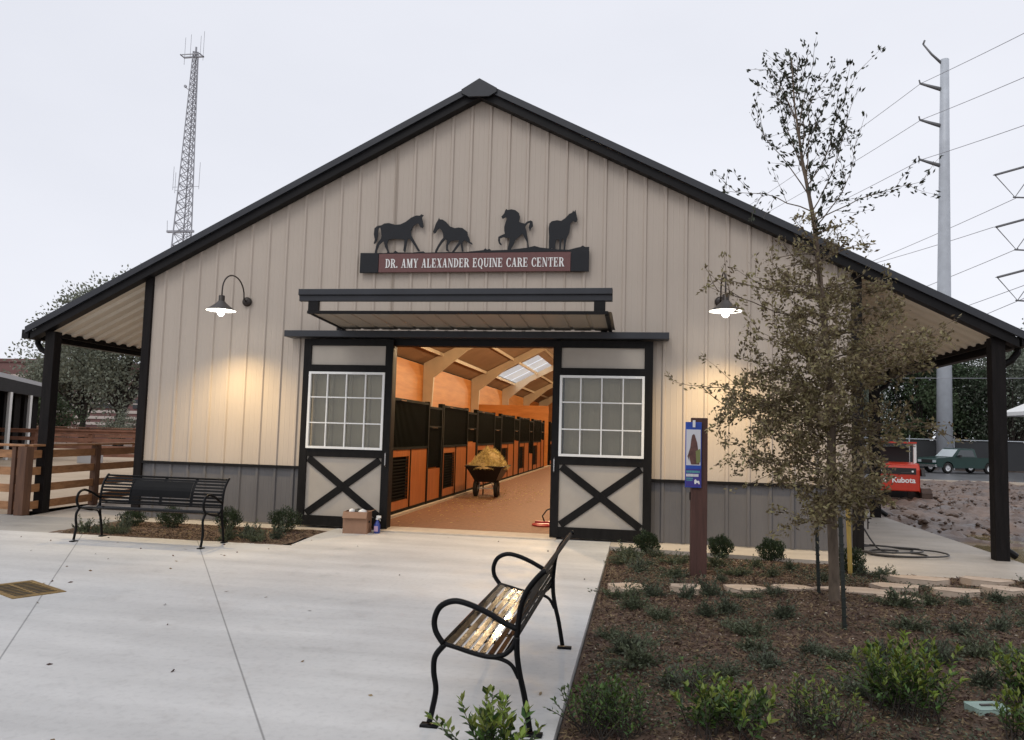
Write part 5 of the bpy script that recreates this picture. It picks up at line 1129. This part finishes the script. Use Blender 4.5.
# compact track loader seen from behind
t=empty('track_loader',(10.25,13.6,-.3),R(-6)); tag(t,'orange-red compact track loader standing on the mud, seen from behind','track loader')
mb=MB(); mb.prism([(0,.42),(0,1.06),(.10,1.22),(.9,1.28),(.9,.42)],'x',-.62,.62); mb.build('engine_hood',KRED,t,bevel=.03)
mb=MB(); mb.box(-.52,.52,-.012,.02,.93,1.12); mb.build('rear_grille',KBLK,t)
mb=MB(); mb.box(-.36,-.10,-.02,-.01,1.0,1.02); mb.box(.1,.4,-.02,-.01,.97,.99); mb.build('grille_slats',SHADEM,t)
for s in(-1,1):
    mb=MB(); mb.lathe([(.001,0),(.03,0),(.03,.012),(.001,.012)],(s*.42,-.03,1.02),12,'y'); mb.build('tail_light',WHITE,t)
    a,b=sorted((s*.66,s*.92)); mb=MB(); mb.prism([(-.15,.12),(.0,.0),(1.7,.0),(1.9,.15),(1.85,.4),(.1,.52),(-.12,.38)],'x',a,b); tk=mb.build('track',MUDDY,t,bevel=.03)
    mb=MB(); 
    for k in range(4): mb.lathe([(.001,0),(.12,0),(.12,.03),(.001,.03)],((b+.0) if s>0 else a-.03,.2+k*.42,.2),12,'x')
    mb.build('roller',KBLK,tk)
    a,b=sorted((s*.56,s*.64)); mb=MB(); mb.box(a,b,.5,.58,1.25,1.80); mb.box(a,b,1.4,1.48,1.2,1.80); mb.box(a,b,.5,1.48,1.80,1.86); mb.build('cab_post',WHITEP,t)
    mb=MB(); a,b=sorted((s*.66,s*.76)); mb.prism([(-.1,.9),(.0,1.1),(1.9,1.0),(2.3,.4),(2.2,.35),(1.8,.85),(.05,.88)],'x',a,b); mb.build('lift_arm',KBLK,t)
mb=MB(); mb.box(-.64,.64,.45,1.52,1.862,1.91); mb.build('cab_roof',KRED,t)
mb=MB(); mb.box(-.54,.54,1.0,1.2,1.2,1.75); mb.build('seat',KBLK,t)
mb=MB(); mb.box(-.9,.9,2.2,2.7,0.05,.5); mb.build('bucket',KBLK,t)
cu=bpy.data.curves.new('machine_lettering','FONT'); cu.body='Kubota'; cu.size=.22; cu.offset=.006; cu.extrude=.003; cu.align_x='CENTER'
to=bpy.data.objects.new('tmp',cu); me=bpy.data.meshes.new_from_object(to); bpy.data.objects.remove(to); me.name='lettering'; me.materials.clear(); me.materials.append(LETTER)
o=bpy.data.objects.new('lettering',me); C.objects.link(o); o.parent=t; o.location=(.17,-.008,.68); o.rotation_euler=(R(90),0,0)
mb=MB(); 
for q in([(-.52,.70),(-.47,.70),(-.42,.76),(-.36,.70),(-.30,.70),(-.37,.79),(-.29,.84),(-.36,.84),(-.40,.88),(-.43,.83),(-.50,.85),(-.47,.78)],): mb.prism([(a+.0,b) for a,b in q],'y',-.011,-.005)
mb.build('emblem',LETTER,t)
# orange clay heap, small cart, left distance
rng=np.random.default_rng(5)
t=MB(); t.lathe([(2.2,0),(1.9,.5),(1.2,1.2),(.6,1.6),(.001,1.75)],(-33.0,27.5,-.3),14); t.v=[(x+random.Random(i).uniform(-.2,.2),y,z+random.Random(i+99).uniform(-.1,.15)) for i,(x,y,z) in enumerate(t.v)]; tag(t.build('clay_heap',CLAY,None),'orange clay heap behind the far fence under the dark bush','heap')
t=empty('feed_trough',(-17.5,14.2,0)); tag(t,'small grey block-shaped trough standing on the paddock sand','trough')
mb=MB(); mb.box(-.35,.35,-.25,.25,0,.5); mb.build('basin',SHEDG,t,bevel=.02); mb=MB(); mb.box(-.28,.28,-.18,.18,.501,.51); mb.build('trough_water',DKGLASS,t)

# ------------------------------------------------------------------ steel pole, pylon, cables, lattice tower
t=empty('steel_power_pole',(24.5,50,-.65)); tag(t,'tall tapered galvanised power pole with three short arms','utility pole')
t.scale=(1.193,)*3
mb=MB(); mb.tube([(0,0,0),(.12,0,10),(.3,0,20),(.42,0,26.4)],[.46,.40,.30,.25],20); mb.build('shaft',GALV,t,True)
for z in (24.58,22.18,19.58):
    xb=.42-(26.4-z)*.02
    mb=MB(); mb.tube([(xb,0,z-.2),(xb-.8,-.0,z+.08),(xb-1.45,0,z+.32)],[.14,.10,.07],10); a=mb.build('cross_arm',PYL,t,True)
    mb=MB(); mb.tube([(xb-1.45,0,z+.3),(xb-1.5,0,z+.55)],.05,6); mb.build('insulator',PYL,a)
mb=MB(); mb.tube([(.30,0,26.1),(-.35,0,26.8),(-.85,0,27.5)],[.09,.07,.05],8); mb.tube([(-.85,0,27.5),(-.75,0,27.75)],.06,6); mb.build('top_bracket',PYL,t,True)
t=empty('lattice_pylon',(36.6,60,-.3)); tag(t,'grey steel pylon mostly outside the right border, three braced arms reaching in','pylon')
mb=MB()
H_=32
for s in(-1,1):
    for u in(-1,1): mb.bar((s*1.8,u*1.8,0),(s*.5,u*.5,H_),.16,.16)
for k in range(12):
    z=k*H_/12; z2=(k+1)*H_/12; w=1.8-1.3*z/H_; w2=1.8-1.3*z2/H_
    for s in(-1,1):
        mb.bar((-w,s*w,z),(w2,s*w2,z2),.08,.08); mb.bar((w,s*w,z),(-w2,s*w2,z2),.08,.08); mb.bar((s*w,-w,z),(s*w2,w2,z2),.08,.08)
mb.build('mast',PYL,t)
for z in(25.3,20.7,16.3):
    mb=MB(); mb.tube([(-4.1,0,z),(0,0,z+1.15)],.10,6); mb.tube([(-4.1,0,z),(-4.1,0,z+.02)],.16,6); a=mb.build('cross_arm',PYL,t)
    mb=MB(); mb.tube([(-4.1,0,z),(-2.55,0,z-2.0),(-.6,0,z+.9)],.045,6); mb.tube([(-2.7,0,z-2.0),(-1.2,0,z-2.1)],.07,6); mb.build('insulator_string',PYL,a)
def wire(a,b,label,r=.022,sag=.6):
    a=Vector(a);b=Vector(b); pts=[]
    for k in range(17):
        f=k/16; p=a.lerp(b,f); p.z-=sag*4*f*(1-f); pts.append(tuple(p))
    mb=MB(); mb.tube(pts,r,5,False); tag(mb.build('power_cable',WIRE),label,'cable','overhead power cables')

# straw bits dropped in the aisle
rng=np.random.default_rng(81); n=900; P=np.stack([rng.normal(-1.0,.5,n),6.6+rng.normal(0,2.4,n),np.full(n,.018)],1); P=P[(P[:,0]>-1.6)&(P[:,0]<1.5)&(P[:,1]>.4)]
d=rng.normal(size=(len(P),3)); d[:,2]=0.02; V,F=leaf_arrays(P,rng.uniform(.03,.1,len(P)),.006,rng,0,d*3); tag(rawmesh('loose_straw',V,F,HAYM),'loose straw bits dropped on the aisle floor round the barrow','straw',None,'stuff')
TIPX=23.27
for z,zl,zr_,nm in((29.05,29.1,24.4,'highest'),(26.19,27.5,21.8,'middle'),(23.08,25.2,19.0,'lowest')):
    wire((TIPX,50,z),(10.1,95,zl),nm+' power cable running left from the steel pole behind the young oak',sag=.5)
    wire((TIPX,50,z),(26.1,28,zr_),nm+' power cable running right from the steel pole out of the picture',sag=.1)
for i,(a,b,c,nm) in enumerate((((19.5,130,24.8),(34.3,60,23.0),(35.6,40,21.4),'cable ending at the V of the pylon\'s top arm'),((19.6,130,17.5),(34.2,60,18.5),(35.5,40,17.6),'cable ending at the V of the pylon\'s middle arm'),((19.5,130,27.7),(32.3,60,20.4),(35.5,40,18.2),'cable meeting the tip of the pylon\'s middle arm'),((19.6,130,13.4),(34.6,60,15.3),(35.4,40,14.7),'cable just above the pylon\'s lowest arm V'),((19.6,130,8.2),(34.6,60,14.2),(35.4,40,15.0),'lowest cable of all, skimming the right roof slope'))):
    wire(a,b,'far '+nm,.028,.8)
wire((8,47,6.1),(40,47,6.55),'thin cable stretched level before the tree line across the road',.018,.1)
# lattice communications tower
t=empty('radio_tower',(-64.0,90,-.3)); tag(t,'thin grey lattice radio tower rising behind the left roof slope','tower')
Ht=56.8; k3=[R(90),R(210),R(330)]
def wr(z): return np.interp(z,[0,28,42,57],[2.9,1.45,.92,.42])
def leg(k,z):
    return (wr(z)*math.cos(k3[k]+.5)+ .6*(z/57), wr(z)*math.sin(k3[k]+.5), z)
mb=MB()
for k in range(3): mb.tube([leg(k,z) for z in (0,14,28,42,Ht)],[.13,.12,.11,.09,.07],5)
mb.build('tower_leg',TOWERM,t)
mb=MB(); z=0.
while z<Ht-.3:
    dz=max(.9,wr(z)*1.15); z2=min(Ht,z+dz)
    for k in range(3):
        a,b=leg(k,z),leg((k+1)%3,z2); mb.tube([a,b],.05,4,False); a,b=leg((k+1)%3,z),leg(k,z2); mb.tube([a,b],.05,4,False); mb.tube([leg(k,z2),leg((k+1)%3,z2)],.04,4,False)
    z=z2
mb.build('lattice_brace',TOWERM,t)
mb=MB(); mb.tube([(1.0,0,20),(1.0,0,Ht)],.06,5); mb.build('cable_ladder',TOWERM,t)
mb=MB()
for a,b,z in((-1.3,1.9,56.0),):
    mb.box(a,b,-.12,.12,z,z+.18); mb.box(a,b,-1.0,-.9,z,z+.12); mb.box(a,a+.1,-1,.12,z,z+.14); mb.box(b-.1,b,-1,.12,z,z+.14)
mb.build('top_platform',TOWERM,t)
for x,z0,z1 in((-1.2,55,59.2),(-.3,56,59.6),(.7,56.3,57.6),(1.8,55.5,60.0),(1.3,56,59.3)):
    mb=MB(); mb.tube([(x,0,z0),(x,0,z1)],.035,4); mb.build('antenna_rod',TOWERM,t)
mb=MB(); mb.tube([(.6,0,56.6),(.6,0,57.6)],.16,6); mb.build('beacon',TOWERM,t)
mb=MB(); mb.tube([(-.6,-.1,51.4),(-.05,0,51.0)],.05,4); mb.lathe([(.001,-.1),(.22,-.1),(.22,.1),(.001,.1)],(-.7,-.1,51.6),10,'y'); mb.build('side_antenna',TOWERM,t)
for x,z0,z1 in((-1.75,36,39.5),(-1.4,35.5,38.6),(2.4,36,40.0)):
    mb=MB(); mb.tube([(x,0,z0),(x,0,z1)],.035,4); mb.tube([(x,0,z0+.4),(.5,0,z0+.4)],.03,4); mb.build('antenna_rod',TOWERM,t)
mb=MB(); mb.box(-2.2,2.0,-.2,.2,29.6,29.9); mb.tube([(-2.2,0,29.7),(-2.3,0,31.4)],.04,4); mb.build('dish_bar',TOWERM,t)
